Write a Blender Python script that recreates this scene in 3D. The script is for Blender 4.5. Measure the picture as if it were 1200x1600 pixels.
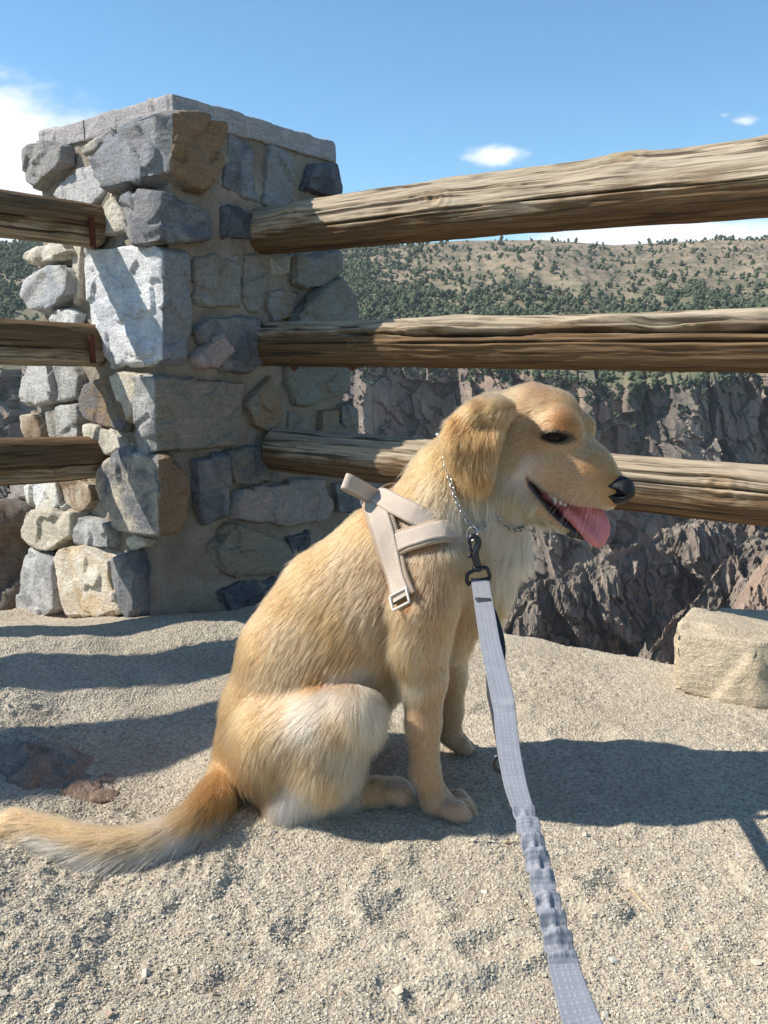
import bpy, bmesh, math, random
import numpy as np
from mathutils import Vector, Matrix, kdtree
import openvdb

random.seed(7)
RNG = np.random.default_rng(11)
for o in list(bpy.data.objects):
    bpy.data.objects.remove(o, do_unlink=True)
SC = bpy.context.scene
COL = SC.collection

# ------------------------------------------------------------------ camera
FPX, CAM_H, HORIZON = 1350.0, 0.68, 538.0
PITCH = math.atan((800 - HORIZON) / FPX)
cam_d = bpy.data.cameras.new('camera')
cam_d.sensor_fit = 'VERTICAL'
cam_d.sensor_height = 24.0
cam_d.lens = 24.0 * FPX / 1600.0
cam_d.clip_start = 0.02
cam_d.clip_end = 20000
cam = bpy.data.objects.new('camera', cam_d)
cam.location = (0, 0, CAM_H)
cam.rotation_euler = (math.pi / 2 - PITCH, 0, 0)
COL.objects.link(cam)
SC.camera = cam

# ------------------------------------------------------------------ light
SUN_TO = Vector((-1.1, 0.0, 1.0)).normalized()
sun_d = bpy.data.lights.new('sun', 'SUN')
sun_d.energy = 5.0
sun_d.angle = math.radians(0.53)
sun_d.color = (1.0, 0.955, 0.88)
sun = bpy.data.objects.new('sun', sun_d)
sun.rotation_euler = SUN_TO.to_track_quat('Z', 'Y').to_euler()
sun.location = (-20, 0, 30)
COL.objects.link(sun)

SC.view_settings.view_transform = 'Standard'
SC.view_settings.look = 'None'
SC.view_settings.exposure = 0.57
SC.view_settings.gamma = 1.0
SC.view_settings.use_curve_mapping = False
SC.render.engine = 'CYCLES'
SC.cycles.use_denoising = True
SC.cycles.max_bounces = 8
SC.cycles.diffuse_bounces = 4
SC.cycles.glossy_bounces = 3
SC.cycles.transmission_bounces = 6
SC.cycles.transparent_max_bounces = 6
SC.cycles_curves.shape = 'RIBBONS'


def ray(px, py):
    a = (px - 600) / FPX
    b = (800 - py) / FPX
    return np.array([a, math.cos(PITCH) + b * math.sin(PITCH), -math.sin(PITCH) + b * math.cos(PITCH)])


CAM = np.array([0, 0, CAM_H])


def at(px, py, Y):
    d = ray(px, py)
    return CAM + d * (Y / d[1])


def gnd(px, py, z=0.0):
    d = ray(px, py)
    return CAM + d * ((z - CAM_H) / d[2])


def on_plane(px, py, p0, n):
    d = ray(px, py)
    return CAM + d * (np.dot(p0 - CAM, n) / np.dot(d, n))


def px_size(P):
    """metres that one photograph pixel covers at P"""
    return (P[1] * math.cos(PITCH) + (CAM_H - P[2]) * math.sin(PITCH)) / FPX


# ------------------------------------------------------------------ world
world = bpy.data.worlds.new('World')
SC.world = world
world.use_nodes = True
wn, wl = world.node_tree.nodes, world.node_tree.links
wn.clear()


def wnode(t, **k):
    n = wn.new(t)
    for a, b in k.items():
        setattr(n, a, b)
    return n


def wmath(op, a, b=None, c=None):
    n = wnode('ShaderNodeMath', operation=op)
    for i, v in enumerate((a, b, c)):
        if v is None:
            continue
        if isinstance(v, (int, float)):
            n.inputs[i].default_value = v
        else:
            wl.new(v, n.inputs[i])
    return n.outputs[0]


sky = wnode('ShaderNodeTexSky', sky_type='NISHITA')
sky.sun_disc = False
sky.sun_elevation = math.asin(SUN_TO.z)
sky.sun_rotation = math.atan2(SUN_TO.x, SUN_TO.y)
sky.altitude = 0
sky.air_density = 1.0
sky.dust_density = 0.0
sky.ozone_density = 4.0
bg = wnode('ShaderNodeBackground')
bg.inputs['Strength'].default_value = 0.122
tint = wnode('ShaderNodeMix', data_type='RGBA', blend_type='MULTIPLY')
tint.inputs[0].default_value = 1.0
tint.inputs[7].default_value = (0.78, 0.98, 1.0, 1)
wl.new(sky.outputs[0], tint.inputs[6])
wl.new(tint.outputs[2], bg.inputs['Color'])
# clouds: soft white patches at fixed compass directions and heights
tc = wnode('ShaderNodeTexCoord')
sep = wnode('ShaderNodeSeparateXYZ')
wl.new(tc.outputs['Generated'], sep.inputs[0])
X, Y, Z = sep.outputs
az = wmath('ARCTAN2', X, Y)
el = wmath('ARCSINE', Z)
nz = wnode('ShaderNodeTexNoise')
nz.inputs['Scale'].default_value = 9.0
nz.inputs['Detail'].default_value = 9.0
nz.inputs['Roughness'].default_value = 0.6
mp = wnode('ShaderNodeMapping')
mp.inputs['Scale'].default_value = (1, 1, 2.2)
wl.new(tc.outputs['Generated'], mp.inputs[0])
wl.new(mp.outputs[0], nz.inputs['Vector'])
nzv = nz.outputs['Fac']
nz2 = wnode('ShaderNodeTexNoise')
nz2.inputs['Scale'].default_value = 38.0
nz2.inputs['Detail'].default_value = 6.0
wl.new(mp.outputs[0], nz2.inputs['Vector'])


def sky_dir(px, py):
    d = ray(px, py)
    d = d / np.linalg.norm(d)
    return math.atan2(d[0], d[1]), math.asin(d[2])


def cloud(px, py, wpx, hpx, lo, hi, rag=1.0, fine=0.0):
    a0, e0 = sky_dir(px, py)
    a1 = sky_dir(px + wpx, py)[0]
    e1 = sky_dir(px, py - hpx)[1]
    da = wmath('DIVIDE', wmath('SUBTRACT', az, a0), abs(a1 - a0))
    de = wmath('DIVIDE', wmath('SUBTRACT', el, e0), abs(e1 - e0))
    r2 = wmath('ADD', wmath('POWER', wmath('ABSOLUTE', da), 2.0), wmath('POWER', wmath('ABSOLUTE', de), 2.0))
    v = wmath('SUBTRACT', 1.0, wmath('SQRT', r2))
    v = wmath('ADD', v, wmath('MULTIPLY', wmath('SUBTRACT', nzv, 0.5), 2.2 * rag))
    if fine:
        v = wmath('ADD', v, wmath('MULTIPLY', wmath('SUBTRACT', nz2.outputs['Fac'], 0.5), fine))
    m = wnode('ShaderNodeMapRange', interpolation_type='SMOOTHSTEP')
    wl.new(v, m.inputs['Value'])
    m.inputs['From Min'].default_value = lo
    m.inputs['From Max'].default_value = hi
    return m.outputs[0]


cl = cloud(-20, 262, 310, 128, -0.22, 0.40, 0.55, 0.35)
for args in ((775, 243, 58, 20, 0.05, 0.8, 0.35, 1.0), (1160, 187, 40, 14, 0.2, 1.1, 0.5, 1.6),
             (1130, 180, 24, 14, 0.3, 1.3, 0.5, 1.6), (1040, 372, 330, 34, 0.0, 0.55, 0.35, 0.4),
             (-420, 330, 300, 90, 0.1, 0.7, 0.9, 0.3), (1900, 330, 380, 50, 0.1, 0.7, 0.9, 0.3)):
    cl = wmath('MAXIMUM', cl, cloud(*args))
bgc = wnode('ShaderNodeBackground')
bgc.inputs['Color'].default_value = (0.90, 0.93, 1.0, 1)
bgc.inputs['Strength'].default_value = 0.86
mixw = wnode('ShaderNodeMixShader')
wl.new(wmath('MULTIPLY', cl, 0.93), mixw.inputs[0])
wl.new(bg.outputs[0], mixw.inputs[1])
wl.new(bgc.outputs[0], mixw.inputs[2])
wo = wnode('ShaderNodeOutputWorld')
wl.new(mixw.outputs[0], wo.inputs[0])


# ------------------------------------------------------------------ helpers
def hash3(i, j, k, seed):
    h = (i.astype(np.int64) * 374761393 + j.astype(np.int64) * 668265263 + k.astype(np.int64) * 2147483647 * 3 + seed * 1274126177) & 0xFFFFFFFF
    h = ((h ^ (h >> 13)) * 1274126177) & 0xFFFFFFFF
    h = ((h ^ (h >> 16)) * 2246822519) & 0xFFFFFFFF
    h = h ^ (h >> 15)
    return (h & 0xFFFFFF).astype(np.float64) / 0xFFFFFF


def vnoise(P, seed=0):
    """value noise in [-1,1] at points P (n,3)"""
    P = np.asarray(P, float)
    I = np.floor(P).astype(np.int64)
    F = P - I
    F = F * F * F * (F * (F * 6 - 15) + 10)
    out = 0
    for dx in (0, 1):
        wx = F[:, 0] if dx else 1 - F[:, 0]
        for dy in (0, 1):
            wy = F[:, 1] if dy else 1 - F[:, 1]
            for dz in (0, 1):
                wz = F[:, 2] if dz else 1 - F[:, 2]
                out = out + wx * wy * wz * hash3(I[:, 0] + dx, I[:, 1] + dy, I[:, 2] + dz, seed)
    return out * 2 - 1


def fbm(P, octaves=4, seed=0, gain=0.5, lac=2.03, ridged=False):
    P = np.asarray(P, float)
    a, s, tot = 1.0, 0.0, 0.0
    for o in range(octaves):
        n = vnoise(P, seed + o * 17)
        if ridged:
            n = 1 - 2 * np.abs(n)
        s = s + a * n
        tot += a
        a *= gain
        P = P * lac + 13.7
    return s / tot


def sstep(a, b, x):
    t = np.clip((x - a) / (b - a), 0, 1)
    return t * t * (3 - 2 * t)


def mesh_np(name, V, faces, smooth=True):
    """faces: (n,k) int array"""
    V = np.asarray(V, np.float32)
    faces = np.asarray(faces, np.int32)
    n, k = faces.shape
    me = bpy.data.meshes.new(name)
    me.vertices.add(len(V))
    me.vertices.foreach_set('co', V.ravel())
    me.loops.add(n * k)
    me.loops.foreach_set('vertex_index', faces.ravel())
    me.polygons.add(n)
    me.polygons.foreach_set('loop_start', np.arange(0, n * k, k, dtype=np.int32))
    me.polygons.foreach_set('loop_total', np.full(n, k, np.int32))
    me.polygons.foreach_set('use_smooth', np.full(n, smooth, bool))
    me.update(calc_edges=True)
    me.validate()
    return me


WL = {}      # world position of each linked object's origin


def link(name, me, mat=None, parent=None, recentre=True):
    """link a mesh given in world coordinates; its origin moves to its own centre"""
    o = bpy.data.objects.new(name, me)
    COL.objects.link(o)
    if mat is not None:
        me.materials.clear()
        me.materials.append(mat)
    c = Vector((0, 0, 0))
    if recentre and hasattr(me, 'vertices') and len(me.vertices):
        a = np.empty(len(me.vertices) * 3, np.float32)
        me.vertices.foreach_get('co', a)
        a = a.reshape(-1, 3)
        mid = (a.min(0) + a.max(0)) / 2
        if recentre == 'base':
            mid[2] = a[:, 2].min()
        me.vertices.foreach_set('co', (a - mid).ravel())
        me.update()
        c = Vector(mid.tolist())
    base = Vector((0, 0, 0))
    if parent is not None:
        o.parent = parent
        base = WL[parent.name]
    o.location = c - base
    WL[o.name] = c
    return o


def thing(name, loc, label, cat, group=None):
    o = bpy.data.objects.new(name, None)
    o.empty_display_size = 0.05
    COL.objects.link(o)
    o.location = loc
    WL[o.name] = Vector(loc)
    o['label'] = label
    o['category'] = cat
    if group:
        o['group'] = group
    return o


def tag(o, label=None, cat=None, group=None, kind=None):
    for k, v in (('label', label), ('category', cat), ('group', group), ('kind', kind)):
        if v:
            o[k] = v
    return o


def grid_faces(nu, nv, closed_u=False):
    """grid index = i*nv + j, i in nu, j in nv"""
    iu = np.arange(nu if closed_u else nu - 1)
    jv = np.arange(nv - 1)
    I, J = np.meshgrid(iu, jv, indexing='ij')
    I2 = (I + 1) % nu
    return np.stack([I * nv + J, I2 * nv + J, I2 * nv + J + 1, I * nv + J + 1], -1).reshape(-1, 4)


def set_attr(me, name, arr, typ='FLOAT', domain='POINT'):
    a = me.attributes.new(name, typ, domain)
    if typ == 'FLOAT':
        a.data.foreach_set('value', np.asarray(arr, np.float32).ravel())
    elif typ == 'FLOAT_COLOR':
        c = np.asarray(arr, np.float32)
        if c.shape[1] == 3:
            c = np.concatenate([c, np.ones((len(c), 1), np.float32)], 1)
        a.data.foreach_set('color', c.ravel())
    return a


class Mat:
    """small node-tree builder round one Principled BSDF"""

    def __init__(self, name, rough=0.8, spec=0.3):
        self.m = bpy.data.materials.new(name)
        self.m.use_nodes = True
        self.n, self.l = self.m.node_tree.nodes, self.m.node_tree.links
        self.b = self.n['Principled BSDF']
        self.b.inputs['Roughness'].default_value = rough
        self.b.inputs['Specular IOR Level'].default_value = spec

    def node(self, t, **k):
        n = self.n.new(t)
        for a, b in k.items():
            setattr(n, a, b)
        return n

    def put(self, sock, v):
        if isinstance(v, (int, float)):
            sock.default_value = v
        elif isinstance(v, (tuple, list)):
            sock.default_value = tuple(v) + ((1,) if len(v) == 3 and len(sock.default_value) == 4 else ())
        else:
            self.l.new(v, sock)

    def coord(self, kind='Object', scale=(1, 1, 1), rot=(0, 0, 0)):
        t = self.node('ShaderNodeTexCoord')
        m = self.node('ShaderNodeMapping')
        m.inputs['Scale'].default_value = scale
        m.inputs['Rotation'].default_value = rot
        self.l.new(t.outputs[kind], m.inputs[0])
        return m.outputs[0]

    def noise(self, vec, scale, detail=4, rough=0.55, dist=0.0):
        n = self.node('ShaderNodeTexNoise')
        self.l.new(vec, n.inputs['Vector'])
        n.inputs['Scale'].default_value = scale
        n.inputs['Detail'].default_value = detail
        n.inputs['Roughness'].default_value = rough
        n.inputs['Distortion'].default_value = dist
        return n.outputs['Fac']

    def voro(self, vec, scale, feature='F1', rnd=1.0):
        n = self.node('ShaderNodeTexVoronoi', feature=feature)
        self.l.new(vec, n.inputs['Vector'])
        n.inputs['Scale'].default_value = scale
        n.inputs['Randomness'].default_value = rnd
        return n

    def ramp(self, fac, stops, interp='LINEAR'):
        r = self.node('ShaderNodeValToRGB')
        r.color_ramp.interpolation = interp
        e = r.color_ramp.elements
        while len(e) < len(stops):
            e.new(0.5)
        for q, (p, c) in zip(e, stops):
            q.position = p
            if isinstance(c, (int, float)):
                c = (c, c, c)
            q.color = tuple(c) + (1,)
        self.l.new(fac, r.inputs[0])
        return r.outputs[0]

    def mix(self, fac, a, b, blend='MIX'):
        n = self.node('ShaderNodeMix', data_type='RGBA', blend_type=blend)
        self.put(n.inputs[0], fac)
        self.put(n.inputs[6], a)
        self.put(n.inputs[7], b)
        return n.outputs[2]

    def math(self, op, a, b=None, c=None):
        n = self.node('ShaderNodeMath', operation=op)
        for i, v in enumerate((a, b, c)):
            if v is not None:
                self.put(n.inputs[i], v)
        return n.outputs[0]

    def attr(self, name, out='Color', kind='GEOMETRY'):
        n = self.node('ShaderNodeAttribute', attribute_name=name, attribute_type=kind)
        return n.outputs[out]

    def color(self, v):
        self.put(self.b.inputs['Base Color'], v)
        return self

    def bump(self, h, strength=0.5, dist=0.01, prev=None):
        n = self.node('ShaderNodeBump')
        n.inputs['Strength'].default_value = strength
        n.inputs['Distance'].default_value = dist
        self.l.new(h, n.inputs['Height'])
        if prev is not None:
            self.l.new(prev, n.inputs['Normal'])
        self.l.new(n.outputs[0], self.b.inputs['Normal'])
        return n.outputs[0]


def vdb_remesh(V, F, voxel):
    """uniform surface from a closed triangle mesh"""
    V = np.asarray(V, np.float32)
    F = np.asarray(F, np.uint32)
    xf = openvdb.createLinearTransform(voxelSize=voxel)
    g = openvdb.FloatGrid.createLevelSetFromPolygons(V, triangles=F, transform=xf, halfWidth=3.0)
    P, Q = g.convertToQuads(0.0)
    P, Q = np.asarray(P, float), np.asarray(Q)
    c = P.mean(0)
    vol = ((P[Q[:, 0]] - c) * np.cross(P[Q[:, 2]] - P[Q[:, 0]], P[Q[:, 3]] - P[Q[:, 1]])).sum()
    return P, (Q if vol > 0 else Q[:, ::-1])


def vert_normals(V, Q):
    n = np.cross(V[Q[:, 2]] - V[Q[:, 0]], V[Q[:, 3]] - V[Q[:, 1]])
    N = np.zeros_like(V)
    for k in range(4):
        np.add.at(N, Q[:, k], n)
    N /= np.linalg.norm(N, axis=1, keepdims=True) + 1e-12
    return N


def box_mesh(name, c, ax, size, bevel=0.001):
    bm = bmesh.new()
    bmesh.ops.create_cube(bm, size=1)
    M = Matrix((Vector(ax[0]), Vector(ax[1]), Vector(ax[2]))).transposed()
    for vtx in bm.verts:
        vtx.co = Vector(c) + M @ Vector((vtx.co.x * size[0], vtx.co.y * size[1], vtx.co.z * size[2]))
    if bevel:
        bmesh.ops.bevel(bm, geom=bm.edges[:], offset=bevel, segments=2, affect='EDGES')
    bmesh.ops.recalc_face_normals(bm, faces=bm.faces[:])
    me = bpy.data.meshes.new(name)
    bm.to_mesh(me)
    bm.free()
    return me


def tube(name, pts, radii, seg=8, cap=True):
    pts = np.asarray(pts, float)
    radii = np.broadcast_to(np.asarray(radii, float), (len(pts),))
    tang = np.gradient(pts, axis=0)
    tang /= np.linalg.norm(tang, axis=1, keepdims=True)
    ref = np.array([0.3, 0.2, 1.0]) if abs(tang[0][2]) < 0.8 else np.array([1.0, 0.2, 0])
    V = []
    side = np.cross(tang[0], ref)
    for p, t, r in zip(pts, tang, radii):
        side = side - t * np.dot(side, t)
        side /= np.linalg.norm(side)
        up = np.cross(side, t)
        for k in range(seg):
            a = 2 * math.pi * k / seg
            V.append(p + r * (math.cos(a) * side + math.sin(a) * up))
    n = len(pts)
    F = []
    for i in range(n - 1):
        for k in range(seg):
            F.append((i * seg + k, i * seg + (k + 1) % seg, (i + 1) * seg + (k + 1) % seg, (i + 1) * seg + k))
    if cap:
        F.append(tuple(range(seg))[::-1])
        F.append(tuple((n - 1) * seg + k for k in range(seg)))
    me = bpy.data.meshes.new(name)
    me.from_pydata([tuple(v) for v in V], [], F)
    me.polygons.foreach_set('use_smooth', [True] * len(F))
    me.update()
    return me




def smooth_path(pts, n):
    pts = np.array(pts, float)
    L = np.concatenate([[0], np.cumsum(np.linalg.norm(np.diff(pts, axis=0), axis=1))])
    t = np.linspace(0, L[-1], n)
    out = np.stack([np.interp(t, L, pts[:, k]) for k in range(pts.shape[1])], -1)
    for _ in range(max(2, n // 12)):
        out[1:-1] = 0.25 * out[:-2] + 0.5 * out[1:-1] + 0.25 * out[2:]
    return out


# ------------------------------------------------------------------ ground
# pillar footprint: front corner A, right back corner B, left back corner D
A_T, A_B = np.array([-0.500, 2.19, 1.22]), np.array([-0.578, 2.12, -0.06])
B_T, B_B = np.array([-0.150, 2.69, 1.22]), np.array([-0.125, 2.66, -0.06])
D_T, D_B = np.array([-0.945, 2.56, 1.22]), np.array([-1.020, 2.49, -0.06])
RF0, RFD = np.array([-0.335, 2.43]), np.array([0.80, -0.60])       # right fence line
LF0, LFD = np.array([-0.735, 2.36]), np.array([-0.60, -0.80])      # left fence line


def lip_distance(x, y):
    """signed distance beyond the edge of the overlook (positive = over the drop)"""
    n1 = np.array([0.60, 0.80])          # away from us, across the right fence
    n2 = np.array([-0.788, 0.616])         # across the left fence
    d1 = (x - RF0[0]) * n1[0] + (y - RF0[1]) * n1[1] - 0.10
    d2 = (x - LF0[0]) * n2[0] + (y - LF0[1]) * n2[1] - 0.30
    return d1, d2


def ground_z(x, y, fine=True):
    x = np.asarray(x, float)
    y = np.asarray(y, float)
    sh = x.shape
    x, y = x.ravel(), y.ravel()
    P = np.stack([x, y, np.zeros_like(x)], 1)
    z = -0.030 * sstep(1.3, 2.2, y)
    z = z - 0.060 * np.exp(-(((x + 0.98) / 0.24) ** 2 + ((y - 2.36) / 0.17) ** 2))
    z = z + 0.12 * sstep(-0.3, -0.9, x) * sstep(2.3, 1.6, y) * sstep(-3.0, -1.2, x) * sstep(-1.0, 0.5, y)
    dogp = np.clip(1.3 * np.exp(-(((x - 0.02) / 0.32) ** 2 + ((y - 1.22) / 0.28) ** 2) ** 2), 0, 1)
    z = z + (1 - dogp) * 0.007 * fbm(P * 2.1, 3, 3)
    near = np.exp(-(((x - 0.05) / 0.9) ** 2 + ((y - 1.2) / 0.9) ** 2))
    if fine:
        patch = sstep(-0.1, 0.5, fbm(P * 3.0, 3, 9))
        z = z + 0.0045 * fbm(P * 14, 4, 21) * (0.4 + patch)
        z = z + 0.0028 * fbm(P * 55, 3, 33, ridged=True) * (0.5 + patch)
        # trodden clods and scuffs in front
        z = z + 0.011 * sstep(0.10, 0.5, fbm(P * np.array([8, 8, 1.0]), 4, 41)) * sstep(1.40, 0.95, y)
        # scuffed prints
        for (cx_, cy_, r_, d_) in ((0.02, 0.945, .045, .008), (-0.09, 0.90, .035, .007), (0.13, 0.875, .04, .007), (0.30, 0.98, .05, .006), (0.36, 1.42, .06, .006), (0.22, 1.55, .05, .005), (-0.16, 0.82, .04, .008), (0.42, 0.86, .05, .006), (0.05, 0.80, .03, .006)):
            q = np.sqrt((x - cx_) ** 2 + ((y - cy_) * 1.25) ** 2) / r_ + 0.25 * vnoise(P * 30, 88)
            z = z - d_ * np.exp(-(q / 0.75) ** 4) + 0.55 * d_ * np.exp(-((q - 1.15) / 0.28) ** 2)
        # broken, lumpy earth at the left
        lump = sstep(-0.28, -0.5, x) * sstep(1.16, 0.95, y)
        z = z + lump * (0.012 * fbm(P * 17, 3, 47, ridged=True) + 0.006 * np.abs(fbm(P * 40, 2, 49)))
        lump2 = sstep(-0.3, -0.5, x) * sstep(1.1, 1.3, y) * sstep(2.1, 1.7, y)
        z = z + lump2 * 0.012 * fbm(P * 9, 4, 51)
    # over the edge
    d1, d2 = lip_distance(x, y)
    w = 0.03 * fbm(P * 6, 3, 61)
    d = np.maximum(d1, d2) + w
    far = np.maximum(d, 0)
    z = z - 0.9 * far ** 2 / (0.12 + far) - 0.8 * far
    z = np.where(d > 0, z + 0.05 * np.clip(far, 0, 2) * fbm(P * 5, 4, 71), z)
    # berm where earth is heaped against the pillar
    r = np.sqrt((x + 0.50) ** 2 + (y - 2.03) ** 2)
    z = z + 0.03 * np.exp(-(r / 0.16) ** 2)
    return z.reshape(sh)


def axis(lo, hi, a, b, step, grow=1.13):
    mid = np.arange(a, b + step / 2, step)
    out, s, p = [], step, b
    while p < hi:
        s *= grow
        p += s
        out.append(p)
    pre, s, p = [], step, a
    while p > lo:
        s *= grow
        p -= s
        pre.append(p)
    return np.concatenate([pre[::-1], mid, out])


def gnd_on(px, py, off=0.0):
    """where the picture ray meets the real ground (plus off)"""
    z = 0.0
    for _ in range(25):
        p = gnd(px, py, z)
        z = 0.5 * z + 0.5 * (float(ground_z(np.array([p[0]]), np.array([p[1]]), False)[0]) + off)
    return gnd(px, py, z)


gx = axis(-14, 14, -1.05, 0.80, 0.0042)
gy = axis(-14, 5.5, 0.66, 2.25, 0.0042)
GX, GY = np.meshgrid(gx, gy, indexing='ij')
GZ = ground_z(GX, GY)
g_me = mesh_np('ground', np.stack([GX, GY, GZ], -1).reshape(-1, 3), grid_faces(len(gx), len(gy)))

m = Mat('gravelly_earth', 0.95, 0.15)
v = m.coord('Object')
n1 = m.noise(v, 4.0, 6, 0.6)
n2 = m.noise(v, 160.0, 3, 0.6)
n3 = m.voro(v, 230.0)
base = m.ramp(n1, [(0.3, (0.365, 0.305, 0.222)), (0.5, (0.435, 0.37, 0.278)), (0.72, (0.495, 0.43, 0.328))])
grain = m.ramp(n3.outputs['Color'], [(0.0, 0.62), (0.5, 1.0), (1.0, 1.25)])
col = m.mix(0.75, base, grain, 'MULTIPLY')
spk = m.ramp(n2, [(0.36, 0.55), (0.5, 1.0), (0.7, 1.2)])
col = m.mix(0.7, col, spk, 'MULTIPLY')
m.color(col)
h = m.math('ADD', m.math('MULTIPLY', n3.outputs['Distance'], 0.7), m.math('MULTIPLY', n2, 0.8))
m.bump(h, 0.8, 0.004)
M_EARTH = m.m
ground = link('ground', g_me, M_EARTH, recentre=False)
tag(ground, kind='structure')

# loose gravel: angular little stones, thousands of them, one mesh
def rocks_mesh(name, centres, sizes, seed=0, flat=0.7):
    rng = np.random.default_rng(seed)
    n = len(centres)
    base = np.array([[1, 1, 1], [-1, 1, 1], [-1, -1, 1], [1, -1, 1], [1, 1, -1], [-1, 1, -1], [-1, -1, -1], [1, -1, -1]], float) / 1.5
    q = np.array([[0, 1, 2, 3], [7, 6, 5, 4], [0, 4, 5, 1], [1, 5, 6, 2], [2, 6, 7, 3], [3, 7, 4, 0]])
    V = base[None] * rng.uniform(0.55, 1.25, (n, 8, 3))
    V = V * (np.stack([np.ones(n), rng.uniform(0.6, 1.0, n), rng.uniform(0.45, 0.9, n)], 1)[:, None])
    # random rotation
    qq = rng.normal(size=(n, 4))
    qq /= np.linalg.norm(qq, axis=1, keepdims=True)
    w, x, y, z = qq.T
    R = np.stack([1 - 2 * (y * y + z * z), 2 * (x * y - z * w), 2 * (x * z + y * w), 2 * (x * y + z * w), 1 - 2 * (x * x + z * z), 2 * (y * z - x * w),
                  2 * (x * z - y * w), 2 * (y * z + x * w), 1 - 2 * (x * x + y * y)], 1).reshape(n, 3, 3)
    V = np.einsum('nij,nkj->nki', R, V) * sizes[:, None, None]
    V[:, :, 2] *= flat
    V = V + centres[:, None]
    F = q[None] + (np.arange(n) * 8)[:, None, None]
    return mesh_np(name, V.reshape(-1, 3), F.reshape(-1, 4), smooth=False)


NP = 105000
# density by picture area: sample pixels of the view, drop onto the ground
pxs = RNG.uniform(-150, 1350, NP * 2)
pys = 960 + (1720 - 960) * RNG.uniform(0, 1, NP * 2) ** 0.8
D = np.stack([(pxs - 600) / FPX, math.cos(PITCH) + (800 - pys) / FPX * math.sin(PITCH), -math.sin(PITCH) + (800 - pys) / FPX * math.cos(PITCH)], 1)
T = -CAM_H / D[:, 2]
gxs, gys = D[:, 0] * T, D[:, 1] * T
d1, d2 = lip_distance(gxs, gys)
P3 = np.stack([gxs, gys, gxs * 0], 1)
dens = 0.10 + 0.75 * sstep(-0.15, 0.35, fbm(P3 * 3.0, 3, 9)) + 0.55 * sstep(1.3, 0.95, gys) * sstep(-0.5, 0.3, fbm(P3 * 6.0, 3, 19) + 0.3)
keep = (np.maximum(d1, d2) < 0.02) & (gys < 2.4) & (RNG.uniform(0, 1, len(gxs)) < dens)
gxs, gys = gxs[keep][:NP], gys[keep][:NP]
sz = 0.00095 + 0.0019 * RNG.power(0.35, len(gxs)) ** 1.3
big = RNG.uniform(0, 1, len(gxs)) < 0.006
sz[big] *= RNG.uniform(1.4, 3.0, big.sum())
gz = ground_z(gxs, gys)
pm = rocks_mesh('gravel', np.stack([gxs, gys, gz + sz * 0.15], 1), sz, 5)
tone = RNG.uniform(0, 1, len(gxs))
pal = np.array([[0.47, 0.405, 0.305], [0.54, 0.475, 0.37], [0.36, 0.31, 0.245], [0.43, 0.395, 0.345], [0.60, 0.55, 0.46], [0.19, 0.17, 0.16], [0.45, 0.33, 0.24]])
ci = RNG.choice(len(pal), len(gxs), p=[0.33, 0.24, 0.15, 0.12, 0.07, 0.04, 0.05])
pc = pal[ci] * np.array([1.0, 0.985, 0.95]) * RNG.uniform(0.8, 1.15, (len(gxs), 1))
set_attr(pm, 'tint', np.repeat(pc, 8, 0), 'FLOAT_COLOR')
m = Mat('gravel_stone', 0.9, 0.2)
m.color(m.attr('tint'))
M_GRAVEL = m.m
gravel = link('gravel', pm, M_GRAVEL, recentre=False)
tag(gravel, kind='stuff', label='loose sandy gravel covering the lookout ground', cat='gravel')

# ------------------------------------------------------------------ far canyon
def canyon_material(name, cols, dark, scale, scrub=0.75):
    m = Mat(name, 0.95, 0.1)
    v = m.coord('Object', (1, 1, 0.35))
    n1 = m.noise(v, scale, 8, 0.65)
    n2 = m.noise(v, scale * 6, 5, 0.6)
    c = m.ramp(n1, [(0.28, dark), (0.45, cols[0]), (0.58, cols[1]), (0.75, cols[2])])
    c = m.mix(0.6, c, m.ramp(n2, [(0.3, 0.6), (0.5, 1.0), (0.7, 1.3)]), 'MULTIPLY')
    n0 = m.noise(m.coord('Object'), scale * 0.30, 4, 0.55)
    c = m.mix(m.ramp(n0, [(0.48, 0.0), (0.66, 0.75)]), c, m.mix(n2, (0.30, 0.185, 0.13), (0.42, 0.285, 0.205)))
    # scrub on ledges that face up
    g = m.node('ShaderNodeNewGeometry')
    sp = m.node('ShaderNodeSeparateXYZ')
    m.l.new(g.outputs['True Normal'], sp.inputs[0])
    up = m.math('ADD', sp.outputs[2], m.math('MULTIPLY', m.math('SUBTRACT', n1, 0.5), 1.0))
    k = m.ramp(up, [(0.68, 0.0), (0.84, 1.0)])
    c = m.mix(m.math('MULTIPLY', k, scrub), c, (0.085, 0.095, 0.05))
    m.color(c)
    m.bump(n2, 0.6, 1.5)
    return m.m


M_CLIFF = canyon_material('canyon_rock', ((0.185, 0.148, 0.122), (0.255, 0.208, 0.172), (0.37, 0.27, 0.205)), (0.10, 0.083, 0.072), 0.035)
M_SPUR = canyon_material('spur_rock', ((0.18, 0.142, 0.112), (0.245, 0.195, 0.155), (0.32, 0.235, 0.175)), (0.10, 0.083, 0.07), 0.06, 0.35)

# opposite wall: cliff top line, wall below it, wooded slope above it
def cliff_top_py(px):
    xs = [-1800, -400, 0, 200, 545, 700, 800, 930, 1100, 1300, 2000, 3200]
    ys = [590, 585, 572, 575, 572, 574, 578, 600, 588, 575, 585, 590]
    return np.interp(px, xs, ys)


def skyline_py(px):
    xs = [-1800, -500, 0, 60, 300, 540, 640, 720, 850, 960, 1080, 1200, 1500, 2100, 3200]
    ys = [420, 385, 379, 377, 384, 390, 382, 376, 375, 383, 377, 372, 368, 385, 420]
    return np.interp(px, xs, ys)


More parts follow.
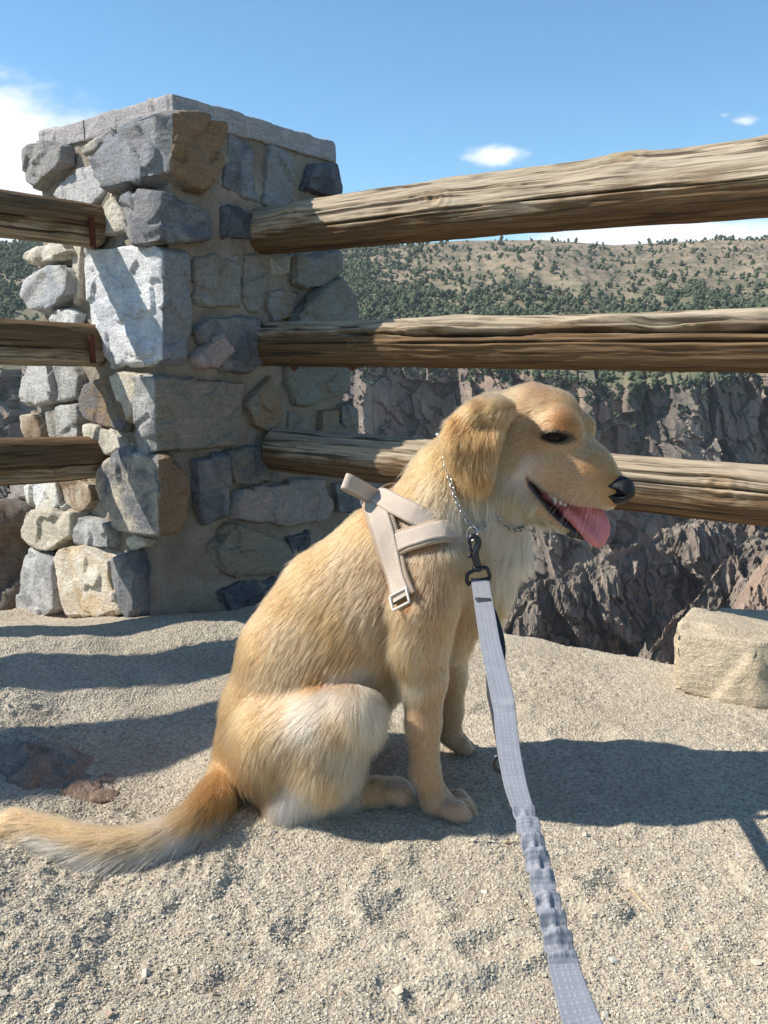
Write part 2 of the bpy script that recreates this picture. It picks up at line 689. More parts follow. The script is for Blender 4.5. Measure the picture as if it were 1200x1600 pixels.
WALL_Y, RIM_Y = 520.0, 1050.0
U = np.concatenate([np.arange(-1700, -60, 14.0), np.arange(-60, 75, 2.2), np.arange(75, 525, 9.0), np.arange(525, 1250, 1.7), np.arange(1250, 3000, 14.0)])
NV = 330
vv = np.linspace(0, 1, NV)


def at_v(px, py, Y):
    a = (px - 600) / FPX
    b = (800 - py) / FPX
    dy = math.cos(PITCH) + b * math.sin(PITCH)
    dz = -math.sin(PITCH) + b * math.cos(PITCH)
    t = Y / dy
    return np.stack([a * t, Y + 0 * a, CAM_H + dz * t], -1)


top = at_v(U, cliff_top_py(U), WALL_Y)
UU, VV = np.meshgrid(U, vv, indexing='ij')
Xw = top[:, None, 0] + 0 * VV
depth = 330 * VV ** 1.15
Zw = top[:, None, 2] - depth
Yw = WALL_Y - 0.22 * depth


def blocks(a, c, sa, sc, seed):
    """cellular relief: every cell is a leaning flat facet with its own set-back"""
    u, v = a / sa, c / sc
    iu, iv = np.floor(u), np.floor(v)
    best = np.full(u.shape, 1e9)
    out = np.zeros(u.shape)
    zero = np.zeros(u.shape, np.int64)
    for du in (-1, 0, 1):
        for dv in (-1, 0, 1):
            ci, cj = (iu + du).astype(np.int64), (iv + dv).astype(np.int64)
            cx = ci + 0.1 + 0.8 * hash3(ci, cj, zero, seed)
            cy = cj + 0.1 + 0.8 * hash3(ci, cj, zero, seed + 1)
            d = (u - cx) ** 2 + (v - cy) ** 2
            h = hash3(ci, cj, zero, seed + 2) * 2 - 1
            tx = hash3(ci, cj, zero, seed + 3) * 2 - 1
            ty = hash3(ci, cj, zero, seed + 4) - 0.25
            val = h + 1.1 * tx * (u - cx) - 0.9 * ty * (v - cy)
            k = d < best
            out = np.where(k, val, out)
            best = np.where(k, d, best)
    return out


def crag(xx, zz, seed, big, mid, small):
    """fractured rock relief: buttresses, leaning blocks, cracks; xx along the wall, zz height"""
    o = np.zeros(len(xx))
    wx = 7 * fbm(np.stack([xx / 40, zz / 40, o + 3], 1), 4, seed)
    wz = 7 * fbm(np.stack([xx / 40, zz / 40, o + 9], 1), 4, seed + 5)
    a = xx + wx + 0.22 * zz
    c = zz + wz
    r1 = fbm(np.stack([a / 120, c / 360, o], 1), 2, seed + 11, ridged=True)
    b1 = blocks(a, c, 34, 88, seed + 100)
    b2 = blocks(a - 0.3 * c, c, 13, 27, seed + 200)
    b3 = blocks(a + 0.2 * c, c, 5.0, 8.0, seed + 300)
    n = fbm(np.stack([a / 6, c / 6, o + 4], 1), 3, seed + 31, gain=0.6)
    return big * r1 + mid * b1 + 0.45 * mid * b2 + small * (b3 + 0.5 * n)


fade = sstep(0.0, 0.05, VV).ravel()
rel = crag(Xw.ravel(), Zw.ravel(), 101, 70, 15, 2.6)
off = rel
Yw = Yw - off.reshape(Yw.shape)
Zw = Zw + (3.5 * fbm(np.stack([Xw.ravel() / 8, Zw.ravel() / 8, Xw.ravel() * 0], 1), 3, 121) * fade).reshape(Zw.shape)
wall_me = mesh_np('canyon_wall', np.stack([Xw, Yw, Zw], -1).reshape(-1, 3), grid_faces(len(U), NV), smooth=False)
canyon_wall = link('canyon_wall', wall_me, M_CLIFF, recentre=False)
tag(canyon_wall, kind='structure')

# wooded slope
NS = 170
ss = np.linspace(0, 1, NS)
UU, S2 = np.meshgrid(U, ss, indexing='ij')
low = np.stack([Xw[:, 0], Yw[:, 0], Zw[:, 0]], -1)
hi = at_v(U, skyline_py(U), RIM_Y)
pr = (S2 ** 0.9)
kk = np.exp(-np.linspace(-2.5, 2.5, 121) ** 2)
kk /= kk.sum()
low_s = low.copy()
for k_ in (1, 2):
    low_s[:, k_] = np.convolve(np.pad(low[:, k_], 60, mode='edge'), kk, 'valid')
wl_ = sstep(0.0, 0.07, S2)[..., None]
low_b = low[:, None, :] * (1 - wl_) + low_s[:, None, :] * wl_
Hs = low_b * (1 - S2[..., None]) + hi[:, None, :] * S2[..., None]
Hs[..., 2] = low_b[..., 2] * (1 - pr) + hi[:, None, 2] * pr
Pn = Hs.reshape(-1, 3) * np.array([1, 1, 0])
fo = (sstep(0.0, 0.08, S2) * sstep(1.0, 0.9, S2)).ravel()
Hs[..., 2] += (fo * (9 * fbm(Pn / 140, 4, 201) + 5 * fbm(Pn / 45, 3, 205, ridged=True))).reshape(S2.shape)
# a plateau behind the skyline, falling out of sight
back = Hs[:, -1:, :] + np.array([0, 700, -30.0])
Hs = np.concatenate([Hs, back], 1)
hill_me = mesh_np('far_hillside', Hs.reshape(-1, 3), grid_faces(len(U), NS + 1))
# greener low down where the wood is thick
set_attr(hill_me, 'woods', np.concatenate([1 - S2, np.zeros((len(U), 1))], 1).ravel())
m = Mat('dry_hillside', 0.95, 0.1)
v = m.coord('Object', (1, 1, 1))
n1 = m.noise(v, 0.012, 6, 0.6)
n2 = m.noise(v, 0.11, 5, 0.65)
c = m.ramp(n1, [(0.3, (0.19, 0.15, 0.10)), (0.5, (0.28, 0.21, 0.145)), (0.7, (0.33, 0.25, 0.175))])
c = m.mix(m.ramp(n2, [(0.45, 0.0), (0.58, 0.72)]), c, (0.115, 0.115, 0.065))
c = m.mix(m.math('MULTIPLY', m.ramp(m.math('ADD', m.attr('woods', 'Fac'), m.math('MULTIPLY', m.math('SUBTRACT', n1, 0.5), 0.8)), [(0.45, 0.0), (0.8, 1.0)]), 0.6), c, (0.12, 0.125, 0.07))
m.color(c)
hill = link('far_hillside', hill_me, m.m, recentre=False)
tag(hill, kind='structure')

# canyon floor far below, so that nothing under the wall is empty
fl = mesh_np('canyon_floor', [[-2200, -200, -330], [2200, -200, -330], [2200, 560, -330], [-2200, 560, -330]], [[0, 1, 2, 3]])
m = Mat('canyon_floor_rock', 0.95, 0.1)
m.color(m.ramp(m.noise(m.coord('Object'), 0.05, 6), [(0.35, (0.10, 0.09, 0.08)), (0.65, (0.2, 0.17, 0.15))]))
tag(link('canyon_floor', fl, m.m, recentre=False), kind='structure')

# nearer spurs: a crest line, a steep face towards us and one away
def spur(name, crest, Y0, drop, front, rear, seed, amp=1.0, nu=560, nv=420):
    pts = np.array([at(px, py, Y) for px, py, Y in crest])
    L = np.concatenate([[0], np.cumsum(np.linalg.norm(np.diff(pts, axis=0), axis=1))])
    t = np.linspace(0, L[-1], nu)
    cr = np.stack([np.interp(t, L, pts[:, k]) for k in range(3)], -1)
    cr[:, 2] += amp * 5.0 * fbm(np.stack([t / 22, t * 0, t * 0 + seed], 1), 5, seed, gain=0.6)
    w = np.linspace(-1, 1, nv)
    w = np.sign(w) * np.abs(w) ** 1.7
    W = np.broadcast_to(w, (nu, nv))
    dep = np.abs(W) * drop
    Yf = np.where(W < 0, -(front * dep + 1.0 * np.minimum(dep, 7.0 * amp)), rear * dep)
    P = np.broadcast_to(cr[:, None, :], (nu, nv, 3)).copy()
    P[..., 2] -= dep
    P[..., 1] += Yf
    tt = np.broadcast_to(t[:, None], (nu, nv)).ravel() + np.where(W < 0, 0, 400).ravel()
    down = (dep + np.abs(Yf)).ravel()
    fade = sstep(0, 0.04, dep / drop).ravel()
    k = 0.5 * amp
    off = amp * (0.35 + 0.65 * fade) * crag(tt / k, -down / k, seed, 7, 4.8, 1.5)
    off = off + amp * 1.1 * fbm(np.stack([tt / 6, down / 6, tt * 0 + 2], 1), 4, seed + 3)
    steep = sstep(5 * amp, 10 * amp, dep).ravel()
    P[..., 1] -= (off * np.where(W < 0, 1, -1).ravel() * (0.45 + 0.55 * steep)).reshape(nu, nv)
    P[..., 2] += (off * (0.75 * (1 - steep) + 0.12)).reshape(nu, nv)
    me = mesh_np(name, P.reshape(-1, 3), grid_faces(nu, nv), smooth=False)
    o = link(name, me, M_SPUR, recentre=False)
    tag(o, kind='structure')
    return o


spur('rock_spur', [(640, 1120, 250), (770, 1000, 262), (803, 942, 268), (873, 901, 280), (943, 876, 295), (996, 845, 310), (1083, 820, 335), (1180, 790, 360), (1400, 740, 400)],
     280, 190, 0.32, 0.9, 301)
spur('rock_spur', [(960, 1110, 170), (1016, 1020, 180), (1060, 970, 190), (1112, 900, 203), (1172, 842, 222), (1260, 800, 245), (1500, 760, 280)],
     190, 150, 0.45, 0.8, 331, 0.7)
spur('rock_spur', [(1120, 1050, 130), (1165, 955, 138), (1205, 866, 150), (1300, 800, 165), (1500, 760, 190)],
     140, 120, 0.45, 0.8, 361, 0.5)
# ------------------------------------------------------------------ trees across the canyon
def clump_mesh(name, seed, n=3, sub=1):
    """a small bushy pine seen from far: several ragged lobes on a short trunk"""
    bm = bmesh.new()
    rr = random.Random(seed)
    for i in range(n):
        mat = Matrix.Translation((rr.uniform(-0.28, 0.28), rr.uniform(-0.28, 0.28), 0.42 + 0.42 * i / max(1, n - 1) + rr.uniform(-0.08, 0.08)))
        s = (0.44 - 0.22 * i / n) * rr.uniform(0.85, 1.15)
        r = bmesh.ops.create_icosphere(bm, subdivisions=sub, radius=s, matrix=mat)
        for vtx in r['verts']:
            vtx.co += Vector((rr.uniform(-1, 1), rr.uniform(-1, 1), rr.uniform(-1, 1))) * 0.14
    r = bmesh.ops.create_cone(bm, segments=5, radius1=0.07, radius2=0.04, depth=0.5, matrix=Matrix.Translation((0, 0, 0.22)))
    me = bpy.data.meshes.new(name)
    bm.to_mesh(me)
    bm.free()
    return me


m = Mat('juniper_green', 0.9, 0.1)
v = m.coord('Object')
oi = m.node('ShaderNodeObjectInfo')
c = m.ramp(m.noise(v, 2.5, 3), [(0.35, (0.065, 0.082, 0.05)), (0.6, (0.105, 0.126, 0.074)), (0.8, (0.145, 0.165, 0.10))])
c = m.mix(0.6, c, m.ramp(oi.outputs['Random'], [(0.0, (0.55, 0.6, 0.6)), (1.0, (1.25, 1.15, 1.0))]), 'MULTIPLY')
m.color(c)
M_JUNIPER = m.m
protos = [clump_mesh('juniper_tree', s, 3 + s % 3) for s in range(5)]
for pmesh in protos:
    pmesh.materials.append(M_JUNIPER)

# candidate spots on the slope
hv = Hs[:, :-1, :]
nu_, ns_ = hv.shape[0], hv.shape[1]
rt = np.random.default_rng(77)
NT = 46000
iu = np.interp(np.select([np.arange(NT) % 10 < 5, np.arange(NT) % 10 < 6], [rt.uniform(430, 1350, NT), rt.uniform(-90, 70, NT)], rt.uniform(-1600, 2900, NT)), U, np.arange(nu_))
js = (ns_ - 1.001) * rt.uniform(0, 1, NT) ** 0.8


def bil(A, i, j):
    i0, j0 = i.astype(int), j.astype(int)
    fi, fj = (i - i0)[:, None], (j - j0)[:, None]
    return A[i0, j0] * (1 - fi) * (1 - fj) + A[i0 + 1, j0] * fi * (1 - fj) + A[i0, j0 + 1] * (1 - fi) * fj + A[i0 + 1, j0 + 1] * fi * fj


tp = bil(hv, iu, js)
pxu = np.interp(iu, np.arange(nu_), U)
s_ = js / (ns_ - 1)
dn = fbm(tp * np.array([1 / 60, 1 / 60, 0]), 4, 401)
dense = 1.0 - 1.9 * sstep(0.20, 0.75, s_ + 0.35 * dn) * sstep(540, 800, pxu + 190 * dn) + 0.7 * dn - 0.45 * s_
keep = rt.uniform(0, 1, NT) < np.clip(dense, 0.07, 1.0)
tp, pxu, s_ = tp[keep], pxu[keep], s_[keep]
size = (1.0 + 4.2 * rt.power(1.0, len(tp)) ** 1.7) * (1.0 + 0.15 * s_)
# how large each shows; behind the pillar or outside the frame counts less
dist = np.linalg.norm(tp, axis=1)
w_ = tp @ np.array([0, math.cos(PITCH), -math.sin(PITCH)])
ppx = 600 + FPX * tp[:, 0] / w_
ppy = 800 - FPX * ((tp - CAM) @ np.array([0, math.sin(PITCH), math.cos(PITCH)])) / w_
seen = ((ppx > 545) & (ppx < 1195) & (ppy > 385) & (ppy < 492)) | ((ppx > 5) & (ppx < 45) & (ppy > 385) & (ppy < 500))
score = size / dist * np.where(seen, 1, 0)
order = np.argsort(-score)
singles = order[:280]
rest = order[280:]
for k, i in enumerate(singles):
    o = bpy.data.objects.new('juniper_tree', protos[k % 5])
    COL.objects.link(o)
    o.location = tp[i] - np.array([0, 0, 0.2])
    s = float(size[i])
    o.scale = (s * rt.uniform(0.85, 1.2), s * rt.uniform(0.85, 1.2), s)
    o.rotation_euler = (0, 0, rt.uniform(0, 6.28))
    tag(o, 'dark green juniper dotted over the wooded slope across the canyon', 'tree', 'junipers on the far slope')


def merge_clumps(name, pts, sizes, seed):
    rng = np.random.default_rng(seed)
    Vs, Fs, base = [], [], 0
    src = []
    for pmesh in [clump_mesh('tmp', 50 + q, 2) for q in range(4)]:
        bm = bmesh.new()
        bm.from_mesh(pmesh)
        bmesh.ops.triangulate(bm, faces=bm.faces[:])
        src.append((np.array([v.co[:] for v in bm.verts]), np.array([[v.index for v in f.verts] for f in bm.faces])))
        bm.free()
        bpy.data.meshes.remove(pmesh)
    for q in range(4):
        sel = np.arange(len(pts)) % 4 == q
        p, s = pts[sel], sizes[sel]
        a = rng.uniform(0, 6.28, len(p))
        V0, F0 = src[q]
        ca, sa = np.cos(a)[:, None], np.sin(a)[:, None]
        V = np.stack([V0[:, 0] * ca - V0[:, 1] * sa, V0[:, 0] * sa + V0[:, 1] * ca, V0[:, 2] + 0 * ca], -1) * s[:, None, None] + p[:, None]
        F = F0[None] + (np.arange(len(p)) * len(V0))[:, None, None] + base
        Vs.append(V.reshape(-1, 3))
        Fs.append(F.reshape(-1, 3))
        base += len(p) * len(V0)
    return mesh_np(name, np.concatenate(Vs), np.concatenate(Fs), smooth=False)


o = link('far_woodland', merge_clumps('far_woodland', tp[rest] - np.array([0, 0, 0.2]), size[rest], 5), M_JUNIPER, recentre=False)
tag(o, 'mass of dark junipers covering the slope across the canyon', 'woodland', kind='stuff')

# scrub on the cliff top and ledges
wv = np.stack([Xw, Yw, Zw], -1)
NB = 3200
iu = np.interp(np.where(rt.uniform(0, 1, NB) < 0.7, rt.uniform(500, 1300, NB), rt.uniform(-1600, 2900, NB)), U, np.arange(len(U)))
jj = (NV - 1.001) * rt.uniform(0, 1, NB) ** 2.4
wp = bil(wv, iu, jj)
e = 1.5
dz = bil(wv, iu, np.clip(jj + e, 0, NV - 1.01)) - bil(wv, iu, np.clip(jj - e, 0, NV - 1.01))
flat = np.abs(dz[:, 1]) / (np.abs(dz[:, 2]) + 1e-3)
pxb = np.interp(iu, np.arange(len(U)), U)
keep = (rt.uniform(0, 1, NB) < np.clip((flat - 0.45) * 0.8, 0.02, 0.6)) | ((jj < 12) & (rt.uniform(0, 1, NB) < 0.5)) | ((np.abs(pxb - 950) < 80) & (jj < 45) & (rt.uniform(0, 1, NB) < 0.5))
wp = wp[keep]
o = link('cliff_scrub', merge_clumps('cliff_scrub', wp - np.array([0, 0.6, 0.5]), rt.uniform(1.6, 3.6, len(wp)), 6), M_JUNIPER, recentre=False)
tag(o, 'low green scrub on the ledges of the canyon wall', 'scrub', kind='stuff')
# ------------------------------------------------------------------ stone pillar
def hull(points):
    bm = bmesh.new()
    for p in points:
        bm.verts.new(p)
    r = bmesh.ops.convex_hull(bm, input=bm.verts[:])
    junk = [g for g in r['geom_interior'] if isinstance(g, bmesh.types.BMVert)] + [g for g in r['geom_unused'] if isinstance(g, bmesh.types.BMVert)]
    if junk:
        bmesh.ops.delete(bm, geom=list(set(junk)), context='VERTS')
    bmesh.ops.triangulate(bm, faces=bm.faces[:])
    bmesh.ops.recalc_face_normals(bm, faces=bm.faces[:])
    bm.verts.index_update()
    V = np.array([v.co[:] for v in bm.verts])
    F = np.array([[v.index for v in f.verts] for f in bm.faces])
    bm.free()
    return V, F


def rough_stone(points, voxel, seed, facet=0.010, cell=0.055, rough=0.004, hidden=None):
    rng = np.random.default_rng(seed)
    V, F = hull(points)
    P, Q = vdb_remesh(V, F, voxel)
    N = vert_normals(P, Q)
    lo, hi_ = P.min(0) - cell, P.max(0) + cell
    nc = int(np.clip(np.prod((hi_ - lo) / cell), 6, 400))
    cs = rng.uniform(lo, hi_, (nc, 3))
    W = P + 0.3 * cell * np.stack([vnoise(P / cell * 1.3, seed + k) for k in range(3)], 1)
    d = ((W[:, None] - cs[None]) ** 2).sum(-1)
    k = d.argmin(1)
    tilt = rng.normal(size=(nc, 3)) * 0.30
    base = rng.uniform(-1, 0.6, nc) * facet * 0.55
    disp = base[k] + np.clip(((P - cs[k]) * tilt[k]).sum(1), -facet, facet)
    disp = disp + rough * fbm(P / 0.03, 4, seed) + rough * 0.7 * fbm(P / 0.011, 3, seed + 5, ridged=True)
    P = P + N * disp[:, None]
    return P, Q, N


def face_frame(a_t, a_b, c_t, c_b, outward):
    n = np.cross(c_t - a_b, a_t - c_b)
    n /= np.linalg.norm(n)
    if np.dot(n, outward) < 0:
        n = -n
    return (a_t + a_b + c_t + c_b) / 4, n


PL = face_frame(A_T, A_B, D_T, D_B, np.array([-0.6, -0.7, 0]))
PR = face_frame(A_T, A_B, B_T, B_B, np.array([0.8, -0.5, 0]))

m = Mat('field_stone', 0.78, 0.3)
geo = m.node('ShaderNodeNewGeometry')
pos = geo.outputs['Position']
tint = m.attr('tint')
tint2 = m.attr('tint_b')
n_big = m.noise(pos, 13, 6, 0.6, 0.6)
mpn = m.node('ShaderNodeMapping')
mpn.inputs['Rotation'].default_value = (0.3, 0.5, 0.8)
mpn.inputs['Scale'].default_value = (1, 1, 5)
m.l.new(pos, mpn.inputs[0])
n_band = m.noise(mpn.outputs[0], 22, 5, 0.65, 0.4)
n_fine = m.noise(pos, 170, 4, 0.7)
n_grit = m.noise(pos, 520, 2, 0.6)
c = m.mix(m.ramp(n_big, [(0.40, 0.0), (0.60, 1.0)]), tint, tint2)
c = m.mix(0.55, c, m.ramp(n_band, [(0.3, 0.66), (0.5, 1.0), (0.7, 1.30)]), 'MULTIPLY')
c = m.mix(0.65, c, m.ramp(n_fine, [(0.30, 0.55), (0.5, 1.0), (0.70, 1.42)]), 'MULTIPLY')
c = m.mix(0.5, c, m.ramp(n_grit, [(0.35, 0.7), (0.5, 1.0), (0.68, 1.5)]), 'MULTIPLY')
m.color(c)
hh = m.math('ADD', m.math('MULTIPLY', n_fine, 1.0), m.math('MULTIPLY', n_grit, 0.45))
m.bump(m.math('ADD', hh, m.math('MULTIPLY', n_band, 0.8)), 0.9, 0.005)
M_STONE = m.m

m = Mat('lime_mortar', 0.95, 0.1)
v = m.node('ShaderNodeNewGeometry').outputs['Position']
n1, n2 = m.noise(v, 9, 5, 0.6), m.noise(v, 220, 4, 0.65)
c = m.ramp(n1, [(0.3, (0.195, 0.160, 0.124)), (0.5, (0.255, 0.213, 0.166)), (0.7, (0.33, 0.285, 0.23))])
c = m.mix(0.6, c, m.ramp(n2, [(0.32, 0.6), (0.5, 1.0), (0.7, 1.3)]), 'MULTIPLY')
m.color(c)
m.bump(n2, 0.9, 0.004)
M_MORTAR = m.m

pillar = thing('stone_pillar', (-0.56, 2.42, -0.07), 'square rubble stone fence pillar with a flat capstone behind the dog', 'stone pillar')

# mortar core: perimeter x height
cor_t = [A_T, B_T, B_T + D_T - A_T, D_T]
cor_b = [A_B, B_B, B_B + D_B - A_B, D_B]
nseg = [150, 20, 20, 150]
ring_t, ring_b = [], []
for k in range(4):
    t = np.linspace(0, 1, nseg[k], endpoint=False)[:, None]
    ring_t.append(cor_t[k] * (1 - t) + cor_t[(k + 1) % 4] * t)
    ring_b.append(cor_b[k] * (1 - t) + cor_b[(k + 1) % 4] * t)
ring_t, ring_b = np.concatenate(ring_t), np.concatenate(ring_b)
ring_b[:, 2] -= 0.06
nh = 260
hv_ = np.linspace(0, 1, nh)[None, :, None]
MV = ring_b[:, None] * (1 - hv_) + ring_t[:, None] * hv_
cen = MV.mean(0, keepdims=True)
MN = MV - cen
MN[..., 2] = 0
MN /= np.linalg.norm(MN, axis=-1, keepdims=True)
Pm = MV.reshape(-1, 3)
dm = 0.010 * fbm(Pm / 0.09, 4, 501) + 0.006 * fbm(Pm / 0.03, 3, 505) + 0.003 * fbm(Pm / 0.012, 3, 507)
bulge = 0.035 * sstep(0.22, 0.0, Pm[:, 2]) * sstep(-0.62, -0.35, Pm[:, 0])
MV = MV + MN * (dm + bulge + 0.010).reshape(MV.shape[:2])[..., None]
mo = mesh_np('mortar', MV.reshape(-1, 3), grid_faces(MV.shape[0], nh, True))
link('mortar', mo, M_MORTAR, pillar)

GREY, LGREY, BLUE = (0.245, 0.235, 0.22), (0.44, 0.42, 0.39), (0.235, 0.24, 0.255)
DGREY, TAN, BROWN = (0.135, 0.14, 0.15), (0.46, 0.40, 0.31), (0.25, 0.165, 0.095)
RUST, OLIVE, CREAM = (0.22, 0.135, 0.075), (0.215, 0.195, 0.15), (0.60, 0.54, 0.44)
WHITE, PINK, BLACK = (0.66, 0.65, 0.62), (0.36, 0.27, 0.235), (0.075, 0.075, 0.085)

# (left-face outline, right-face outline, proud m, colour a, colour b[, right colour a, right colour b])
STONES = [
    ([(43, 234), (62, 223), (92, 222), (106, 232), (105, 257), (85, 270), (62, 294), (46, 288)], None, .045, GREY, (0.30, 0.27, 0.24)),
    ([(128, 235), (138, 225), (172, 208), (172, 219), (150, 236), (132, 242)], None, .015, TAN, GREY),
    ([(86, 306), (105, 275), (150, 254), (168, 300), (140, 328), (120, 326)], None, .018, LGREY, LGREY),
    ([(152, 250), (158, 238), (175, 213), (197, 198), (257, 180), (257, 262), (248, 282), (210, 287), (170, 298), (155, 283)],
     [(257, 180), (300, 178), (345, 193), (346, 212), (330, 275), (322, 300), (290, 292), (257, 272)], .058, BLUE, GREY, RUST, BROWN),
    ([(149, 340), (165, 328), (178, 303), (195, 330), (205, 360), (185, 367), (163, 368), (150, 352)], None, .022, TAN, CREAM),
    ([(196, 325), (200, 310), (222, 298), (242, 302), (240, 364), (222, 377), (207, 364)],
     [(242, 302), (290, 316), (322, 330), (330, 350), (326, 374), (290, 378), (240, 378)], .045, GREY, DGREY, GREY, DGREY),
    ([(141, 390), (247, 389), (250, 430), (247, 566), (174, 570), (150, 540), (144, 500), (142, 420)],
     [(247, 389), (291, 395), (294, 460), (292, 500), (289, 556), (248, 564)], .030, (0.66, 0.65, 0.63), (0.50, 0.50, 0.51), BLUE, GREY),
    ([(47, 398), (85, 379), (108, 380), (113, 395), (95, 403), (60, 413), (48, 409)], None, .045, CREAM, TAN),
    ([(43, 465), (46, 440), (65, 429), (88, 417), (108, 417), (116, 432), (116, 460), (95, 478), (68, 489), (54, 486)], None, .050, LGREY, (0.33, 0.34, 0.36)),
    ([(114, 382), (129, 385), (126, 420), (130, 465), (121, 477), (117, 430)], None, .020, TAN, CREAM),
    ([(83, 500), (97, 486), (112, 484), (126, 492), (125, 510), (84, 510)], None, .035, WHITE, LGREY),
    ([(40, 629), (44, 566), (80, 566), (86, 600), (93, 625), (70, 632), (50, 634)], None, .045, LGREY, LGREY),
    ([(85, 568), (115, 566), (129, 590), (127, 621), (100, 627), (93, 615)], None, .030, LGREY, GREY),
    ([(40, 650), (62, 647), (59, 665), (76, 684), (50, 694), (44, 687)], None, .040, BROWN, TAN),
    ([(77, 645), (88, 636), (125, 633), (129, 650), (128, 684), (100, 688), (82, 682)], None, .035, LGREY, OLIVE),
    ([(130, 605), (146, 597), (179, 589), (206, 650), (200, 671), (170, 669), (140, 653), (131, 640)], None, .030, BROWN, DGREY),
    ([(177, 588), (190, 579), (228, 583), (223, 610), (213, 650), (205, 660), (198, 640)], None, .040, TAN, CREAM),
    ([(136, 664), (150, 664), (172, 671), (190, 680), (195, 700), (172, 714), (155, 711), (140, 692)], None, .035, TAN, CREAM),
    ([(163, 735), (170, 722), (183, 722), (200, 699), (215, 699), (236, 716), (241, 770), (236, 832), (215, 828), (193, 825), (175, 792), (164, 760)],
     [(236, 716), (252, 711), (284, 734), (289, 760), (286, 810), (262, 829), (238, 834)], .050, TAN, DGREY, RUST, BROWN),
    ([(48, 760), (75, 749), (95, 751), (99, 775), (106, 795), (70, 796), (50, 786)], None, .045, WHITE, CREAM),
    ([(95, 751), (125, 747), (151, 760), (151, 785), (135, 801), (110, 791), (98, 776)], None, .035, TAN, BROWN),
    ([(42, 810), (50, 797), (85, 796), (126, 800), (123, 835), (85, 861), (60, 851), (45, 839)], None, .055, TAN, TAN),
    ([(122, 807), (140, 804), (176, 822), (175, 856), (155, 856), (128, 846)], None, .045, LGREY, GREY),
    ([(57, 855), (97, 877), (99, 950), (80, 966), (50, 966), (41, 955), (40, 900), (45, 865)], None, .055, GREY, LGREY),
    ([(97, 870), (108, 854), (140, 848), (179, 875), (184, 900), (196, 952), (170, 962), (110, 962), (104, 910)], None, .065, CREAM, (0.50, 0.38, 0.23)),
    ([(184, 870), (210, 864), (220, 895), (219, 955), (211, 976), (197, 947), (186, 900)], None, .060, DGREY, GREY),
    ([(203, 842), (218, 836), (236, 845), (233, 856), (212, 857)], None, .030, TAN, CREAM),
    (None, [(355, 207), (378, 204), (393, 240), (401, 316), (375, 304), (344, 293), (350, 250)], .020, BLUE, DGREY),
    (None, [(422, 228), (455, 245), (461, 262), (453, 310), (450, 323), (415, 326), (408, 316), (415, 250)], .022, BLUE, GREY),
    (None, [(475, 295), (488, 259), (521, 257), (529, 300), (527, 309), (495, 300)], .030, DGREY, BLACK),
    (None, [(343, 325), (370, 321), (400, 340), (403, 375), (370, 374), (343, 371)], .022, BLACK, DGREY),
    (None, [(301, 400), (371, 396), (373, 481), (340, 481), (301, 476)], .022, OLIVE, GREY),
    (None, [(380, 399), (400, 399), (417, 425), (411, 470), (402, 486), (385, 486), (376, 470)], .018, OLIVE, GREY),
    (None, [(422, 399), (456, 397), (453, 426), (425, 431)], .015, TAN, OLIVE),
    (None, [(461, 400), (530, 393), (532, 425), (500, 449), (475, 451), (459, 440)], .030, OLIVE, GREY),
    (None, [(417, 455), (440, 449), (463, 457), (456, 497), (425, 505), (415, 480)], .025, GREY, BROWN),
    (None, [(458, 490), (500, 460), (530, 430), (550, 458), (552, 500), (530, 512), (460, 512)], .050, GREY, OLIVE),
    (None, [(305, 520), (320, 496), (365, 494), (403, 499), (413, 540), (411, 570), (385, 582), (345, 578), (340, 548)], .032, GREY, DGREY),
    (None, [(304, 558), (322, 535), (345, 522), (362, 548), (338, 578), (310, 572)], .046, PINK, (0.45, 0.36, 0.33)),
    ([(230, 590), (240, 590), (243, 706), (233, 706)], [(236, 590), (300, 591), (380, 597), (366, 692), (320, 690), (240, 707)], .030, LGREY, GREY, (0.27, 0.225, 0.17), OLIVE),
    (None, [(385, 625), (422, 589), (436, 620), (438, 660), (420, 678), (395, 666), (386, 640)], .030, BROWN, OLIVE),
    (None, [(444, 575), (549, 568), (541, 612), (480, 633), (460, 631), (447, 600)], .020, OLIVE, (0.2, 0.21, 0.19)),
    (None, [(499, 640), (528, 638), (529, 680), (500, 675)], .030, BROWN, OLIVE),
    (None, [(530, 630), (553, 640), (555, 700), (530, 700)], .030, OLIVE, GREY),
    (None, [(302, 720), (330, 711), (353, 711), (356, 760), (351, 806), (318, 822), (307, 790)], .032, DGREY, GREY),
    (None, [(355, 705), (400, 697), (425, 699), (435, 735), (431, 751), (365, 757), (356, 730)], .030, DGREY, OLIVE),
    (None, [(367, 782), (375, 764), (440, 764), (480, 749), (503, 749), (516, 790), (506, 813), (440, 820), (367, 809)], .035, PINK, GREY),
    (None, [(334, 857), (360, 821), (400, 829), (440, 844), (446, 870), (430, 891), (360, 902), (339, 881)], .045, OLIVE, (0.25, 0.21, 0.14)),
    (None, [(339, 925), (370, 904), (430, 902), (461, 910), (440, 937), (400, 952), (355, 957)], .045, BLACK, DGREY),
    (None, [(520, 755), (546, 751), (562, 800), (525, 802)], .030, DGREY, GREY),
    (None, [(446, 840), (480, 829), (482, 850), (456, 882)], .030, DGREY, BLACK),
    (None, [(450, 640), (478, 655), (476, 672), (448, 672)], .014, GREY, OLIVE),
]
PCEN = np.array([-0.56, 2.42, 0])
